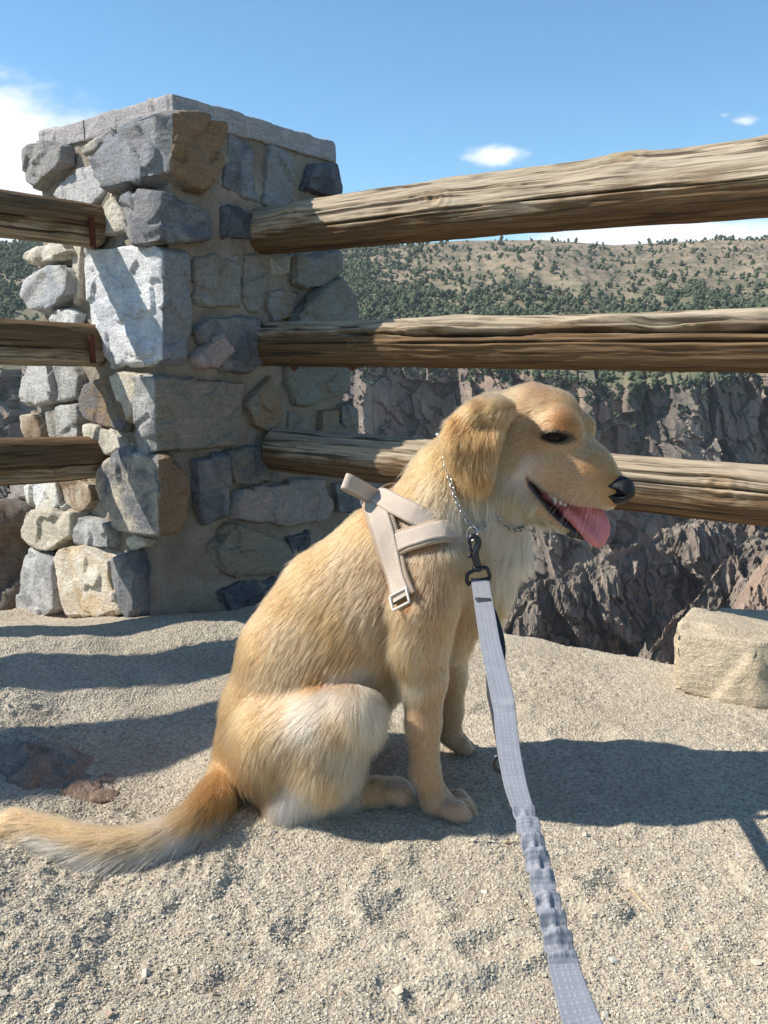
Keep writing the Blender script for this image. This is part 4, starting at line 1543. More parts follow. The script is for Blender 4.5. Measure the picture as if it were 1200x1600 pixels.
# lower jaw: two rami meeting at the chin
for s in (1, -1):
    limb([(806, 748, hy(806, 0.028 * s), 32), (843, 786, hy(843, 0.022 * s), 18), (883, 817, hy(883, 0.014 * s), 12), (908, 832, hy(908, 0.006 * s), 9)], 0.010)
limb([(804, 758, hy(804), 36), (844, 794, hy(844), 16), (880, 818, hy(880), 11)], 0.012)
# open mouth
pad([(822, 741), (834, 752), (852, 766), (876, 781), (902, 791), (935, 795), (965, 800), (955, 830), (918, 838), (905, 833), (882, 822), (858, 800), (838, 776), (826, 758)],
    lambda x, y: hy(x, 0.036), 0.052, 0.004, 0.006, sub=True)
# ears
def ear_dy(x, y):
    return -0.070 - 0.034 * np.clip((y - 628) / 60.0, 0, 1.0) - 0.010 * np.clip((y - 690) / 70.0, 0, 1.0) + 0.00012 * (770 - x)
pad([(796, 634), (770, 622), (735, 634), (706, 652), (695, 676), (700, 708), (716, 738), (737, 760), (754, 766), (766, 756), (773, 728), (779, 700), (788, 672)],
    ear_dy, 0.010, 0.009, 0.010)
limb([(794, 640, -0.070, 13), (776, 642, -0.085, 16), (745, 645, -0.085, 18)], 0.014)
limb([(800, 650, hy(800, -0.065), 30), (790, 720, hy(790, -0.075), 26), (785, 750, hy(785, -0.075), 16)], 0.014, 0.5)


def extract():
    g = openvdb.FloatGrid(1.0)
    g.copyFromArray(SDF)
    P, Q = g.convertToQuads(0.0)
    return np.asarray(P, float) * VOX + G_LO, np.asarray(Q)


from mathutils.bvhtree import BVHTree


def bvh_of(P, Q):
    return BVHTree.FromPolygons([tuple(p) for p in P], [tuple(int(i) for i in q) for q in Q])


P_, Q_ = extract()
BV = bvh_of(P_, Q_)


def hit(px, py, bv=None):
    d = ray(px, py)
    d = d / np.linalg.norm(d)
    h_ = (bv or BV).ray_cast(Vector(CAM), Vector(d))
    if h_[0] is None:
        return None, None
    n = np.array(h_[1])
    if np.dot(n, d) > 0:
        n = -n
    return np.array(h_[0]), n


# eye slit and lids, placed on the finished surface
EYE0, _n = hit(866, 682)


def surf_dy(px, py, deep=0.0):
    p, n = hit(px, py)
    return p[1] + deep - YM


limb([(846, 684.5, surf_dy(846, 685), 3.5), (857, 683, surf_dy(857, 683), 6.5), (871, 682, surf_dy(871, 682), 8.0), (887, 684, surf_dy(887, 684), 4.0)], 0.004, 1.0, True)
lids = [[(838, 685), (850, 676), (866, 670.5), (881, 673), (895, 683)], [(840, 688), (854, 693.5), (868, 695.5), (882, 692), (895, 686)]]
for li, path in enumerate(lids):
    limb([(x, y, surf_dy(x, y, 0.0025), 5.5 if li == 0 else 4.2) for x, y in path], 0.005)
# loose cheek fold from below the eye to the corner of the mouth
P_, Q_ = extract()
BV = bvh_of(P_, Q_)
EYE = EYE0

# light smoothing
for _ in range(3):
    A = np.zeros_like(P_)
    cnt = np.zeros(len(P_))
    for k in range(4):
        np.add.at(A, Q_[:, k], P_[Q_[:, (k + 1) % 4]] + P_[Q_[:, (k + 3) % 4]])
        np.add.at(cnt, Q_[:, k], 2)
    P_ = P_ * 0.5 + 0.5 * A / cnt[:, None]
# soles rest flat on the ground
gz_ = ground_z(P_[:, 0], P_[:, 1], False)
P_[:, 2] = np.maximum(P_[:, 2], gz_ - 0.004)
NRM = vert_normals(P_, Q_)


def proj_px(P):
    w = P[..., 1] * math.cos(PITCH) - (P[..., 2] - CAM_H) * math.sin(PITCH)
    return 600 + FPX * P[..., 0] / w, 800 - FPX * (P[..., 1] * math.sin(PITCH) + (P[..., 2] - CAM_H) * math.cos(PITCH)) / w


dog_base = Vector((float(D3(520, 1250, 0)[0]), YM, 0.0))
dog = thing('dog', dog_base, 'young golden dog sitting in profile, mouth open, tongue out, wearing a beige harness', 'dog')
# ------------------------------------------------------------------ coat: colour, length and lie of the hair
GOLD, DGOLD, PALE, CREAMC, WHITEC = (0.41, 0.186, 0.061), (0.33, 0.135, 0.039), (0.485, 0.250, 0.110), (0.64, 0.415, 0.265), (0.82, 0.70, 0.60)
FACE, MUZ, LEG = (0.53, 0.305, 0.132), (0.60, 0.38, 0.205), (0.61, 0.39, 0.21)
# px, py, flow dx, dy (down positive), length mm, colour
COAT = [
    (960, 740, -.8, -.3, 2.5, FACE), (930, 725, -.9, -.25, 3.5, FACE), (900, 765, -.9, .1, 4, MUZ), (940, 780, -.7, .2, 4, MUZ),
    (895, 715, -.95, -.1, 4, MUZ), (865, 740, -.95, .15, 5, MUZ), (840, 735, -.9, .3, 7, CREAMC), (824, 735, -.7, .7, 8, WHITEC),
    (920, 670, -.6, -.75, 4, FACE), (885, 655, -.8, -.6, 5, GOLD), (880, 620, -.9, -.4, 8, FACE), (840, 605, -1, -.05, 10, PALE), (830, 640, -.95, .1, 8, FACE),
    (865, 700, -.9, .25, 5, MUZ), (840, 690, -.95, .15, 6, FACE), (810, 690, -.8, .6, 9, FACE), (808, 720, -.55, .85, 14, PALE), (815, 660, -.9, .3, 8, FACE),
    (790, 615, -.95, .25, 12, FACE), (755, 635, -.75, .65, 17.6, GOLD), (720, 655, -.6, .8, 22, DGOLD), (705, 690, -.2, 1, 24.2, DGOLD), (740, 690, -.1, 1, 19.8, DGOLD), (765, 690, .05, 1, 14, DGOLD),
    (750, 745, .1, 1, 17.6, DGOLD), (720, 735, .1, 1, 22, DGOLD), (780, 660, -.2, 1, 12, GOLD),
    (850, 800, -.7, .6, 5, MUZ), (885, 825, -.8, .4, 5, MUZ), (825, 790, -.4, .9, 17.6, MUZ), (800, 780, -.3, 1, 24.2, PALE),
    (800, 840, -.15, 1, 37.5, CREAMC), (770, 800, -.25, 1, 37.5, CREAMC), (830, 820, -.1, 1, 32.5, CREAMC), (790, 890, .1, 1, 37.5, CREAMC), (770, 940, .0, 1, 32.5, PALE), (740, 990, -.2, 1, 19.8, PALE),
    (690, 700, -.55, .8, 30, GOLD), (655, 720, -.75, .65, 24.2, GOLD), (690, 760, -.35, .95, 35, PALE), (720, 800, -.15, 1, 37.5, CREAMC), (640, 760, -.7, .7, 24.2, GOLD), (670, 800, -.4, .9, 30, CREAMC), (745, 870, -.15, 1, 30, PALE),
    (600, 760, -.8, .55, 22, GOLD), (560, 800, -.75, .65, 24.2, GOLD), (500, 860, -.7, .72, 24.2, GOLD), (440, 920, -.6, .8, 22, GOLD), (390, 1010, -.4, .9, 19.8, GOLD), (360, 1090, -.2, 1, 22, GOLD), (345, 1170, -.1, 1, 30, DGOLD),
    (540, 880, -.6, .8, 24.2, PALE), (570, 930, -.55, .85, 24.2, PALE), (520, 960, -.5, .85, 24.2, GOLD), (460, 1000, -.5, .87, 24.2, PALE), (420, 1060, -.35, .93, 24.2, PALE), (540, 1020, -.5, .85, 22, GOLD), (500, 1060, -.6, .8, 22, DGOLD), (590, 1010, -.4, .9, 22, PALE), (600, 1070, -.4, .9, 24.2, PALE),
    (620, 900, -.3, .95, 22, PALE), (650, 900, -.3, .95, 17.6, PALE), (700, 880, -.1, 1, 19.8, PALE), (660, 960, -.35, .93, 17.6, PALE), (700, 960, .05, 1, 14, PALE), (625, 1000, -.6, .75, 32.5, PALE), (620, 1030, .2, 1, 37.5, GOLD),
    (672, 1040, .15, 1, 10, LEG), (640, 1060, -.1, 1, 24.2, LEG), (665, 1120, .05, 1, 7, LEG), (640, 1120, -.15, 1, 14, LEG), (665, 1180, 0, 1, 6, LEG), (672, 1230, .25, .9, 5, LEG), (700, 1262, .8, .5, 7, CREAMC), (730, 1272, .8, .5, 7, CREAMC),
    (708, 1080, .1, 1, 7, LEG), (704, 1140, .2, 1, 5, LEG), (722, 1160, .8, .4, 4, CREAMC),
    (560, 1060, .12, 1, 32.5, CREAMC), (520, 1075, -.35, .8, 32.5, CREAMC), (585, 1100, .35, .93, 32.5, CREAMC), (590, 1140, -.05, 1, 35, CREAMC), (560, 1180, -.25, 1, 37.5, CREAMC), (530, 1130, -.35, .93, 30, PALE), (480, 1120, -.5, .85, 30, CREAMC), (440, 1110, -.5, .85, 24.2, PALE),
    (400, 1130, -.25, .97, 24.2, GOLD), (420, 1200, -.1, 1, 24.2, PALE), (470, 1190, -.2, 1, 30, PALE), (510, 1220, -.1, 1, 35, PALE), (460, 1260, .0, 1, 37.5, WHITEC), (500, 1280, .1, 1, 42.5, WHITEC), (430, 1290, .1, 1, 45, WHITEC), (545, 1240, .1, 1, 30, CREAMC), (400, 1240, .0, 1, 32.5, PALE),
    (600, 1235, .8, .3, 7, LEG), (630, 1240, .8, .4, 7, CREAMC), (575, 1245, .7, .2, 6, LEG),
    (365, 1220, -.3, .95, 42.5, DGOLD), (335, 1250, -.5, .85, 36, DGOLD), (300, 1285, -.65, .7, 37.8, GOLD), (270, 1320, -.6, .75, 39.6, PALE), (220, 1315, -.9, .3, 41.4, PALE), (150, 1310, -.95, .1, 39.6, PALE), (80, 1290, -.95, -.2, 34.2, PALE), (30, 1275, -.95, -.15, 27, PALE), (300, 1310, .1, .95, 39.6, WHITEC), (340, 1270, .1, .95, 39.6, DGOLD),
]
CX = np.array([c[:2] for c in COAT], float)
CF = np.array([c[2:4] for c in COAT], float)
CF /= np.linalg.norm(CF, axis=1, keepdims=True)
CL = np.array([c[4] for c in COAT], float)
CC = np.array([c[5] for c in COAT], float)


def coat(px, py):
    out_f, out_l, out_c = [], [], []
    for i in range(0, len(px), 40000):
        q = np.stack([px[i:i + 40000], py[i:i + 40000]], 1)
        d2 = ((q[:, None] - CX[None]) ** 2).sum(-1) + 30.0
        w = 1 / d2 ** 2
        w /= w.sum(1, keepdims=True)
        out_f.append(w @ CF)
        out_l.append(w @ CL)
        out_c.append(w @ CC)
    return np.concatenate(out_f), np.concatenate(out_l), np.concatenate(out_c)


# ---- skin mesh
sx, sy = proj_px(P_)
fl_, ln_, co_ = coat(sx, sy)
eye_d = np.linalg.norm(P_ - EYE, axis=1)
mouth_in = np.zeros(len(P_), bool)
mpoly = np.array([(820, 742), (834, 752), (852, 766), (876, 781), (902, 790), (938, 794), (970, 800), (955, 832), (918, 839), (905, 834), (882, 823), (858, 801), (838, 777), (826, 760)], float)


def in_poly(px, py, poly):
    ins = np.zeros(px.shape, bool)
    n = len(poly)
    for i in range(n):
        a, b = poly[i], poly[(i + 1) % n]
        c1 = (a[1] > py) != (b[1] > py)
        xi = a[0] + (py - a[1]) * (b[0] - a[0]) / ((b[1] - a[1]) or 1e-9)
        ins ^= c1 & (px < xi)
    return ins


head_y = YM + hy(sx)
mouth_in = in_poly(sx, sy, mpoly) & (P_[:, 1] < YM + hy(sx, -0.03)) & (P_[:, 1] > YM + hy(sx, 0.06))
skin = co_ * np.array([0.66, 0.57, 0.48])  # colour darkened below the coat's, painting in shadow between the hairs
skin[mouth_in] = (0.22, 0.055, 0.055)
rim = (sstep(1.5, 0.9, np.hypot((sx - 870) / 25.0, (sy - 683 - 0.10 * (sx - 870)) / 9.5)) * (P_[:, 1] < head_y))[:, None]
skin = skin * (1 - rim) + np.array([0.008, 0.005, 0.004]) * rim
me = mesh_np('body', P_, Q_)
set_attr(me, 'tint', skin, 'FLOAT_COLOR')
m = Mat('dog_skin', 0.75, 0.25)
m.color(m.attr('tint'))
M_SKIN = m.m
body = link('body', me, M_SKIN, dog)

# ------------------------------------------------------------------ face details
def sphere_mesh(name, c, r, seg=24, ring=16, scale=(1, 1, 1)):
    bm = bmesh.new()
    bmesh.ops.create_uvsphere(bm, u_segments=seg, v_segments=ring, radius=r)
    for vtx in bm.verts:
        vtx.co = Vector((vtx.co.x * scale[0], vtx.co.y * scale[1], vtx.co.z * scale[2])) + Vector(c)
    me = bpy.data.meshes.new(name)
    bm.to_mesh(me)
    bm.free()
    me.polygons.foreach_set('use_smooth', [True] * len(me.polygons))
    return me


vdir = ray(866, 682)
vdir = vdir / np.linalg.norm(vdir)
m = Mat('wet_eye', 0.04, 0.12)
m.color((0.016, 0.007, 0.003))
link('eye', sphere_mesh('eye', EYE + vdir * 0.0208, 0.0205), m.m, body)
e2 = EYE + vdir * 0.0160 + np.array([0.031, 0.095, 0]) * 0.95
link('eye', sphere_mesh('eye', e2, 0.0125), m.m, body)


def sdf_local(lo, hi, vox, prims, k, cuts=()):
    n = np.ceil((hi - lo) / vox).astype(int) + 1
    P = np.stack(np.meshgrid(*[lo[i] + vox * np.arange(n[i]) for i in range(3)], indexing='ij'), -1)
    d = None
    for a, b, r1, r2, sq in prims:
        e = sd_cone(P, a, b, r1, r2, sq)
        d = e if d is None else smin(d, e, k)
    for a, b, r1, r2, kk in cuts:
        d = -smin(-d, sd_cone(P, a, b, r1, r2, 1.0), kk)
    g = openvdb.FloatGrid(1.0)
    g.copyFromArray(d.astype(np.float32))
    V, Q = g.convertToQuads(0.0)
    return np.asarray(V, float) * vox + lo, np.asarray(Q)


def hp(px, py, lat=0.0):
    return D3(px, py, hy(px, lat))


def pxr(px, py, lat, r):
    return r * px_size(hp(px, py, lat))


# nose leather with two nostrils
na, nb, nc = hp(950, 763, 0.006), hp(970, 765, 0.003), hp(964, 774, 0.003)
V, Q = sdf_local(na - 0.05, na + 0.065, 0.0012, [(na, nb, 0.0185, 0.0178, 1.30), (nb, nc, 0.0175, 0.0125, 1.2)], 0.006,
                 [(hp(938, 776, 0.034), hp(951, 769, 0.030), 0.0022, 0.0050, 0.003), (hp(951, 769, 0.030), hp(974, 771, 0.019), 0.0052, 0.0052, 0.003),
                  (hp(958, 770, -0.022), hp(976, 767, -0.012), 0.003, 0.005, 0.003), (hp(985, 774, 0.0), hp(976, 794, 0.0), 0.0014, 0.0018, 0.003)])
V = V + vert_normals(V, Q) * (0.00035 * fbm(V / 0.0022, 2, 71))[:, None]
me = mesh_np('nose', V, Q)
m = Mat('nose_leather', 0.42, 0.3)
m.color(m.ramp(m.noise(m.coord('Object'), 60, 3), [(0.3, (0.006, 0.006, 0.007)), (0.7, (0.014, 0.013, 0.014))]))
m.bump(m.voro(m.coord('Object'), 900).outputs['Distance'], 0.6, 0.0006)
link('nose', me, m.m, body)

# tongue: a soft slab hung between its far and near edges
far_e = smooth_path([(880, 786, -.012), (896, 789, -.013), (914, 793, -.011), (934, 800, -.006), (946, 816, .000), (946, 834, .004)], 14)
near_e = smooth_path([(886, 799, .006), (897, 809, .011), (907, 819, .014), (917, 831, .016), (925, 842, .016), (934, 849, .012)], 14)
prims = []
for i in range(14):
    r_ = np.interp(i, [0, 4, 10, 13], [7, 8, 7, 6])
    mid_ = (far_e[i] + near_e[i]) / 2
    a_, c_, b_ = hp(*far_e[i]), hp(*mid_) + np.array([-0.001, 0.003, -0.0055]), hp(*near_e[i])
    rr_ = pxr(near_e[i][0], near_e[i][1], 0, r_)
    prims.append((a_, c_, rr_, rr_ * 0.95, 1.0))
    prims.append((c_, b_, rr_ * 0.95, rr_, 1.0))
lo = np.min([p[0] for p in prims] + [prims[-1][1]], 0) - 0.03
hi_ = np.max([p[0] for p in prims] + [prims[-1][1]], 0) + 0.03
V, Q = sdf_local(lo, hi_, 0.0014, prims, 0.007)
V = V + vert_normals(V, Q) * (0.0005 * fbm(V / 0.004, 3, 73))[:, None]
me = mesh_np('tongue', V, Q)
m = Mat('tongue_flesh', 0.36, 0.5)
m.color(m.ramp(m.noise(m.coord('Object'), 70, 4), [(0.3, (0.50, 0.135, 0.135)), (0.7, (0.62, 0.20, 0.19))]))
m.bump(m.noise(m.coord('Object'), 700, 3), 0.5, 0.0008)
m.b.inputs['Subsurface Weight'].default_value = 0.25
m.b.inputs['Subsurface Radius'].default_value = (0.006, 0.002, 0.0015)
M_TONGUE = m.m
link('tongue', me, M_TONGUE, body)

# gums, dark lips, teeth
m = Mat('gum_flesh', 0.35, 0.5)
m.color((0.48, 0.17, 0.17))
gp = [(840, 757, -0.004, 8), (856, 771, -0.006, 11), (880, 788, -0.010, 10), (900, 797, -0.012, 8)]
prims = [(hp(a[0], a[1], a[2]), hp(b[0], b[1], b[2]), pxr(*a), pxr(*b), 1.0) for a, b in zip(gp[:-1], gp[1:])]
V, Q = sdf_local(np.min([p[0] for p in prims], 0) - 0.04, np.max([p[1] for p in prims], 0) + 0.03, 0.0016, prims, 0.006)
V = V + vert_normals(V, Q) * (0.0012 * fbm(V / 0.005, 2, 74))[:, None]
link('gum', mesh_np('gum', V, Q), m.m, body)
m = Mat('black_lip', 0.30, 0.5)
m.color((0.022, 0.018, 0.018))
lipm = m.m


lp = smooth_path([hp(x, y, l) for x, y, l in ((823, 744, .031), (829, 764, .030), (841, 784, .026), (860, 806, .020), (882, 824, .014), (902, 835, .009), (916, 838, .003))], 40)
lp = lp + np.array([0, 0, 1]) * 0.0012 * np.sin(np.arange(40) * 1.3)[:, None]
link('lip', tube('lip', lp, 0.0088 * np.concatenate([np.linspace(0.7, 1, 8), np.ones(26), np.linspace(1, 0.6, 6)]), 12), lipm, body)
lp = smooth_path([hp(x, y, l) for x, y, l in ((824, 746, .031), (829, 748, .029), (836, 754, .026), (846, 762, .023), (856, 769, .020))], 30)
link('lip', tube('lip', lp, np.linspace(0.0045, 0.0012, 30), 10), lipm, body)
m = Mat('tooth_enamel', 0.25, 0.5)
m.color((0.74, 0.69, 0.58))
M_TOOTH = m.m
for x0, y0, x1, y1, r, lat in ((849, 756, 855, 773, 8.0, -.002), (859, 768, 861, 778, 4.0, .004), (867, 773, 868, 789, 5.5, .002), (875, 781, 878, 790, 3.6, .003), (883, 786, 884, 795, 3.2, .002),
                               (838, 776, 836, 766, 3.0, .016), (846, 787, 845, 777, 3.2, .014), (855, 798, 853, 788, 3.4, .012), (865, 808, 864, 798, 3.2, .010), (876, 816, 875, 806, 3.0, .008), (900, 833, 901, 815, 4.5, .006)):
    a, b = hp(x0, y0, lat), hp(x1, y1, lat)
    rr_ = r * px_size(a)
    link('tooth', tube('tooth', [a, a * 0.6 + b * 0.4, a * 0.25 + b * 0.75, b], [rr_, rr_ * 0.95, rr_ * 0.6, rr_ * 0.15], 8), M_TOOTH, body)
m = Mat('claw_horn', 0.4, 0.4)
m.color((0.34, 0.24, 0.17))
for px, py, dy in ((724, 1281, -0.130), (739, 1277, -0.114), (741, 1269, -0.096), (732, 1260, -0.082), (738, 1171, 0.095), (734, 1165, 0.108), (732, 1174, 0.082),
                   (636, 1249, -0.097), (643, 1245, -0.083), (641, 1239, -0.068)):
    a = D3(px - 3, py - 3, dy)
    b = D3(px + 6, py + 4, dy)
    b[2] = max(b[2], 0.001)
    link('claw', tube('claw', [a, a * 0.5 + b * 0.5 + np.array([0, 0, 0.0015]), b], [0.0038, 0.0030, 0.0008], 7), m.m, body)

# ------------------------------------------------------------------ harness, collar, leash
def webbing(name, colr, dark, rib=520.0, rough=0.85):
    m = Mat(name, rough, 0.2)
    uv = m.attr('suv', 'Vector')
    sp = m.node('ShaderNodeSeparateXYZ')
    m.l.new(uv, sp.inputs[0])
    ribs = m.math('SINE', m.math('MULTIPLY', sp.outputs[0], rib * 6.2832))
    nn = m.noise(uv, 60, 4)
    edge = m.attr('edge', 'Fac')
    # stitched lines: dashes along the strap
    dash = m.math('GREATER_THAN', m.math('SINE', m.math('MULTIPLY', sp.outputs[0], 190 * 6.2832)), -0.3)
    st = m.math('MULTIPLY', m.attr('stitch', 'Fac'), dash)
    c = m.mix(m.ramp(nn, [(0.3, 0.0), (0.7, 1.0)]), colr, dark)
    c = m.mix(m.math('MULTIPLY', m.math('ADD', ribs, 1.0), 0.05), c, tuple(0.55 * q for q in colr))
    c = m.mix(m.math('MULTIPLY', edge, 0.35), c, tuple(0.6 * q for q in colr))
    c = m.mix(m.math('MULTIPLY', st, 0.30), c, tuple(min(0.9, 1.5 * q) for q in colr))
    m.color(c)
    h = m.math('ADD', m.math('MULTIPLY', ribs, 0.35), m.math('ADD', m.math('MULTIPLY', nn, 0.5), m.math('MULTIPLY', st, 0.8)))
    m.bump(h, 0.45, 0.0006)
    return m.m


def strip_mesh(name, C, Wd, Nn, half, thick, nacross=9, stitches=(0.72,), bulge=0.0):
    """a band along centres C with width vectors Wd and normals Nn (all (n,3)); half may vary"""
    n = len(C)
    half = np.broadcast_to(np.asarray(half, float), (n,))
    j = np.linspace(-1, 1, nacross)
    top = C[:, None] + Wd[:, None] * (half[:, None] * j[None])[..., None] + Nn[:, None] * (thick / 2 + bulge * (1 - j ** 2)[None, :, None])
    bot = C[:, None] + Wd[:, None] * (half[:, None] * j[None])[..., None] - Nn[:, None] * (thick / 2)
    ring = np.concatenate([top, bot[:, ::-1]], 1)
    k = 2 * nacross
    V = ring.reshape(-1, 3)
    F = []
    for i in range(n - 1):
        for q in range(k):
            q2 = (q + 1) % k
            F.append((i * k + q, (i + 1) * k + q, (i + 1) * k + q2, i * k + q2))
    me = mesh_np(name, V, np.array(F))
    L = np.concatenate([[0], np.cumsum(np.linalg.norm(np.diff(C, axis=0), axis=1))])
    jj = np.concatenate([j, j[::-1]])
    uv = np.stack([np.repeat(L, k), (half[:, None] * jj[None]).ravel(), np.zeros(n * k)], 1)
    a = me.attributes.new('suv', 'FLOAT_VECTOR', 'POINT')
    a.data.foreach_set('vector', uv.astype(np.float32).ravel())
    set_attr(me, 'edge', np.tile(sstep(0.8, 1.0, np.abs(jj)), n))
    stt = np.zeros_like(jj)
    for s_ in stitches:
        stt = np.maximum(stt, np.exp(-((np.abs(jj) - s_) / 0.07) ** 2))
    set_attr(me, 'stitch', np.tile(stt, n))
    return me


def nearest(p):
    r = BV.find_nearest(Vector(p))
    return np.array(r[0]), np.array(r[1])


def frame_on_body(path3, off, n=60, width_ref=None):
    C = smooth_path(path3, n)
    S_, N_ = [], []
    for c in C:
        p, q = nearest(c)
        S_.append(p)
        N_.append(q)
    S_, N_ = np.array(S_), np.array(N_)
    for _ in range(6):
        N_[1:-1] = (N_[:-2] + 2 * N_[1:-1] + N_[2:]) / 4
        S_[1:-1] = (S_[:-2] + 2 * S_[1:-1] + S_[2:]) / 4
    N_ /= np.linalg.norm(N_, axis=1, keepdims=True)
    C = S_ + N_ * off
    T = np.gradient(C, axis=0)
    T /= np.linalg.norm(T, axis=1, keepdims=True)
    W = np.cross(N_, T)
    W /= np.linalg.norm(W, axis=1, keepdims=True)
    N2 = np.cross(T, W)
    return C, W, N2


def on_body(pts, inward=0.0):
    out = []
    for x, y in pts:
        p, n = hit(x, y)
        if p is None:
            # just off the outline: fall back to the closest point of the body
            p, n = nearest(at(x, y, YM))
        out.append(p)
    return out


def mirror(ps):
    return [np.array([p[0], 2 * YM - p[1], p[2]]) for p in ps]


BEIGE, BEIGE2 = (0.50, 0.405, 0.325), (0.48, 0.375, 0.30)
M_WEB = webbing('beige_webbing', BEIGE, (0.45, 0.36, 0.285), 800)
M_PADW = webbing('beige_knit', (0.43, 0.325, 0.235), (0.34, 0.25, 0.175), 260)
m = Mat('brushed_steel', 0.32, 0.5)
m.b.inputs['Metallic'].default_value = 1.0
m.color((0.42, 0.41, 0.39))
M_STEEL = m.m
m = Mat('black_metal', 0.28, 0.5)
m.b.inputs['Metallic'].default_value = 0.6
m.color((0.035, 0.036, 0.042))
M_BLACKMETAL = m.m

harness = thing('dog_harness', tuple(D3(620, 860, 0)), 'beige webbing harness with padded straps and a back handle on the dog', 'harness')
GIRTH = [(583, 776), (592, 795), (603, 828), (617, 875), (628, 912), (634, 936)]
NECKS = [(590, 782), (622, 794), (655, 808), (678, 818)]
CHEST = [(626, 850), (655, 842), (685, 833), (712, 826), (735, 818)]
STRAP_SEGS = []
for path, hw in ((GIRTH, 19), (NECKS[:3], 14), (CHEST[:3], 18)):
    for (a, b) in zip(path[:-1], path[1:]):
        STRAP_SEGS.append((a[0], a[1], b[0], b[1], hw))
g_near = on_body(GIRTH)
over = [np.array([g_near[0][0] * 1.0, y, g_near[0][2] + 0.02]) for y in np.linspace(g_near[0][1], 2 * YM - g_near[0][1], 7)[1:-1]]
g_far = mirror(g_near)
under = on_body([(640, 960)])
full = g_near[::-1] + over + g_far
C, W, N2 = frame_on_body(full, 0.0055, 110)
link('girth_pad', strip_mesh('girth_pad', C, W, N2, 0.0205, 0.0045, 9, (), 0.001), M_PADW, harness)
link('girth_strap', strip_mesh('girth_strap', C + N2 * 0.0036, W, N2, 0.0150, 0.0022, 9, (0.78,)), M_WEB, harness)
C, W, N2 = frame_on_body(on_body(CHEST), np.interp(np.linspace(0, 1, 50), [0, 0.6, 1], [0.0062, 0.0062, -0.010])[:, None], 50)
link('chest_pad', strip_mesh('chest_pad', C, W, N2, 0.0185, 0.0045, 9, (), 0.001), M_PADW, harness)
link('chest_strap', strip_mesh('chest_strap', C + N2 * 0.0036, W, N2, 0.0132, 0.0022, 9, (0.78,)), M_WEB, harness)
cm = mirror(on_body(CHEST))
C, W, N2 = frame_on_body(cm, 0.0062, 50)
link('chest_strap', strip_mesh('chest_strap', C, W, N2, 0.0160, 0.006, 9, (0.78,)), M_WEB, harness)
C, W, N2 = frame_on_body(on_body(NECKS), np.interp(np.linspace(0, 1, 50), [0, 0.75, 1], [0.012, 0.011, 0.004])[:, None], 50)
link('neck_strap', strip_mesh('neck_strap', C, W, N2, np.linspace(0.0145, 0.0150, 50), 0.0024, 9, (0.8,)), M_WEB, harness)
C, W, N2 = frame_on_body(mirror(on_body(NECKS)), 0.0120, 50)
link('neck_strap', strip_mesh('neck_strap', C, W, N2, 0.0145, 0.0024, 9, (0.8,)), M_WEB, harness)
# girth continues under the chest behind the front legs
gl = [g_near[-1]] + [np.array([g_near[-1][0] + 0.01, y, g_near[-1][2] - 0.055 * math.sin(math.pi * t)]) for t, y in zip(np.linspace(0, 1, 9)[1:-1], np.linspace(g_near[-1][1], g_far[-1][1], 9)[1:-1])] + [g_far[-1]]
C, W, N2 = frame_on_body(gl[1:-1], np.interp(np.linspace(0, 1, 60), [0, 0.15, 0.85, 1], [-0.012, 0.0005, 0.0005, -0.012])[:, None], 60)
link('belly_strap', strip_mesh('belly_strap', C, W, N2, 0.0120, 0.0025, 7, (0.8,)), M_WEB, harness)
# handle: a flat loop standing off the back, its two ends at the D-ring
hb_ = on_body([(592, 782)])[0] + np.array([0, 0, 0.012])
tip = at(541, 751, YM - 0.045)
h0 = at(594, 781, hb_[1])
Dh = tip - h0
Dh = Dh / np.linalg.norm(Dh)
Nh = np.array([-0.40, -0.78, 0.48]); Nh = Nh - Dh * (Nh @ Dh); Nh /= np.linalg.norm(Nh)
Wh = np.cross(Nh, Dh)
Lh = np.linalg.norm(tip - h0)
path = [h0 + Dh * Lh * a + Nh * b for a, b in ((0, 0), (0.3, 0.003), (0.65, 0.004), (0.92, 0.001), (1.0, -0.004), (0.97, -0.010), (0.8, -0.014), (0.5, -0.012), (0.2, -0.008), (-0.05, -0.004))]
C = smooth_path(path, 60)
T = np.gradient(C, axis=0); T /= np.linalg.norm(T, axis=1, keepdims=True)
Wv = np.tile(Wh, (60, 1))
link('handle', strip_mesh('handle', C, Wv, np.cross(T, Wv), 0.0118, 0.0024, 9, (0.75,)), M_WEB, harness)


def ring_pts(c, u, v, r, n=40, a0=0.0, a1=2 * math.pi):
    a = np.linspace(a0, a1, n)
    return c + r * (np.cos(a)[:, None] * u + np.sin(a)[:, None] * v)


c = on_body([(583, 783)])[0]
c = at(580, 783, c[1] - 0.008)
link('d_ring', tube('d_ring', ring_pts(c, np.array([0.85, -0.2, 0.45]), np.array([-0.4, 0.25, 0.70]), 0.0155), 0.0019, 10), M_STEEL, harness)
bc, bn = hit(632, 938)
bc = bc + bn * 0.012
t_ = (g_near[-1] - g_near[-2]); t_ /= np.linalg.norm(t_)
w_ = np.cross(bn, t_); w_ /= np.linalg.norm(w_)
bk = [bc + w_ * a * 0.0145 + t_ * b * 0.0105 for a, b in ((-1, -1), (1, -1), (1, 1), (-1, 1), (-1, -1))]
bk = np.concatenate([np.linspace(p, q, 8)[:-1] for p, q in zip(bk[:-1], bk[1:])] + [bk[-1:]])
m = Mat('slider_plastic', 0.4, 0.4)
m.color((0.60, 0.53, 0.46))
link('slider_buckle', tube('slider_buckle', bk, 0.0019, 8), m.m, harness)

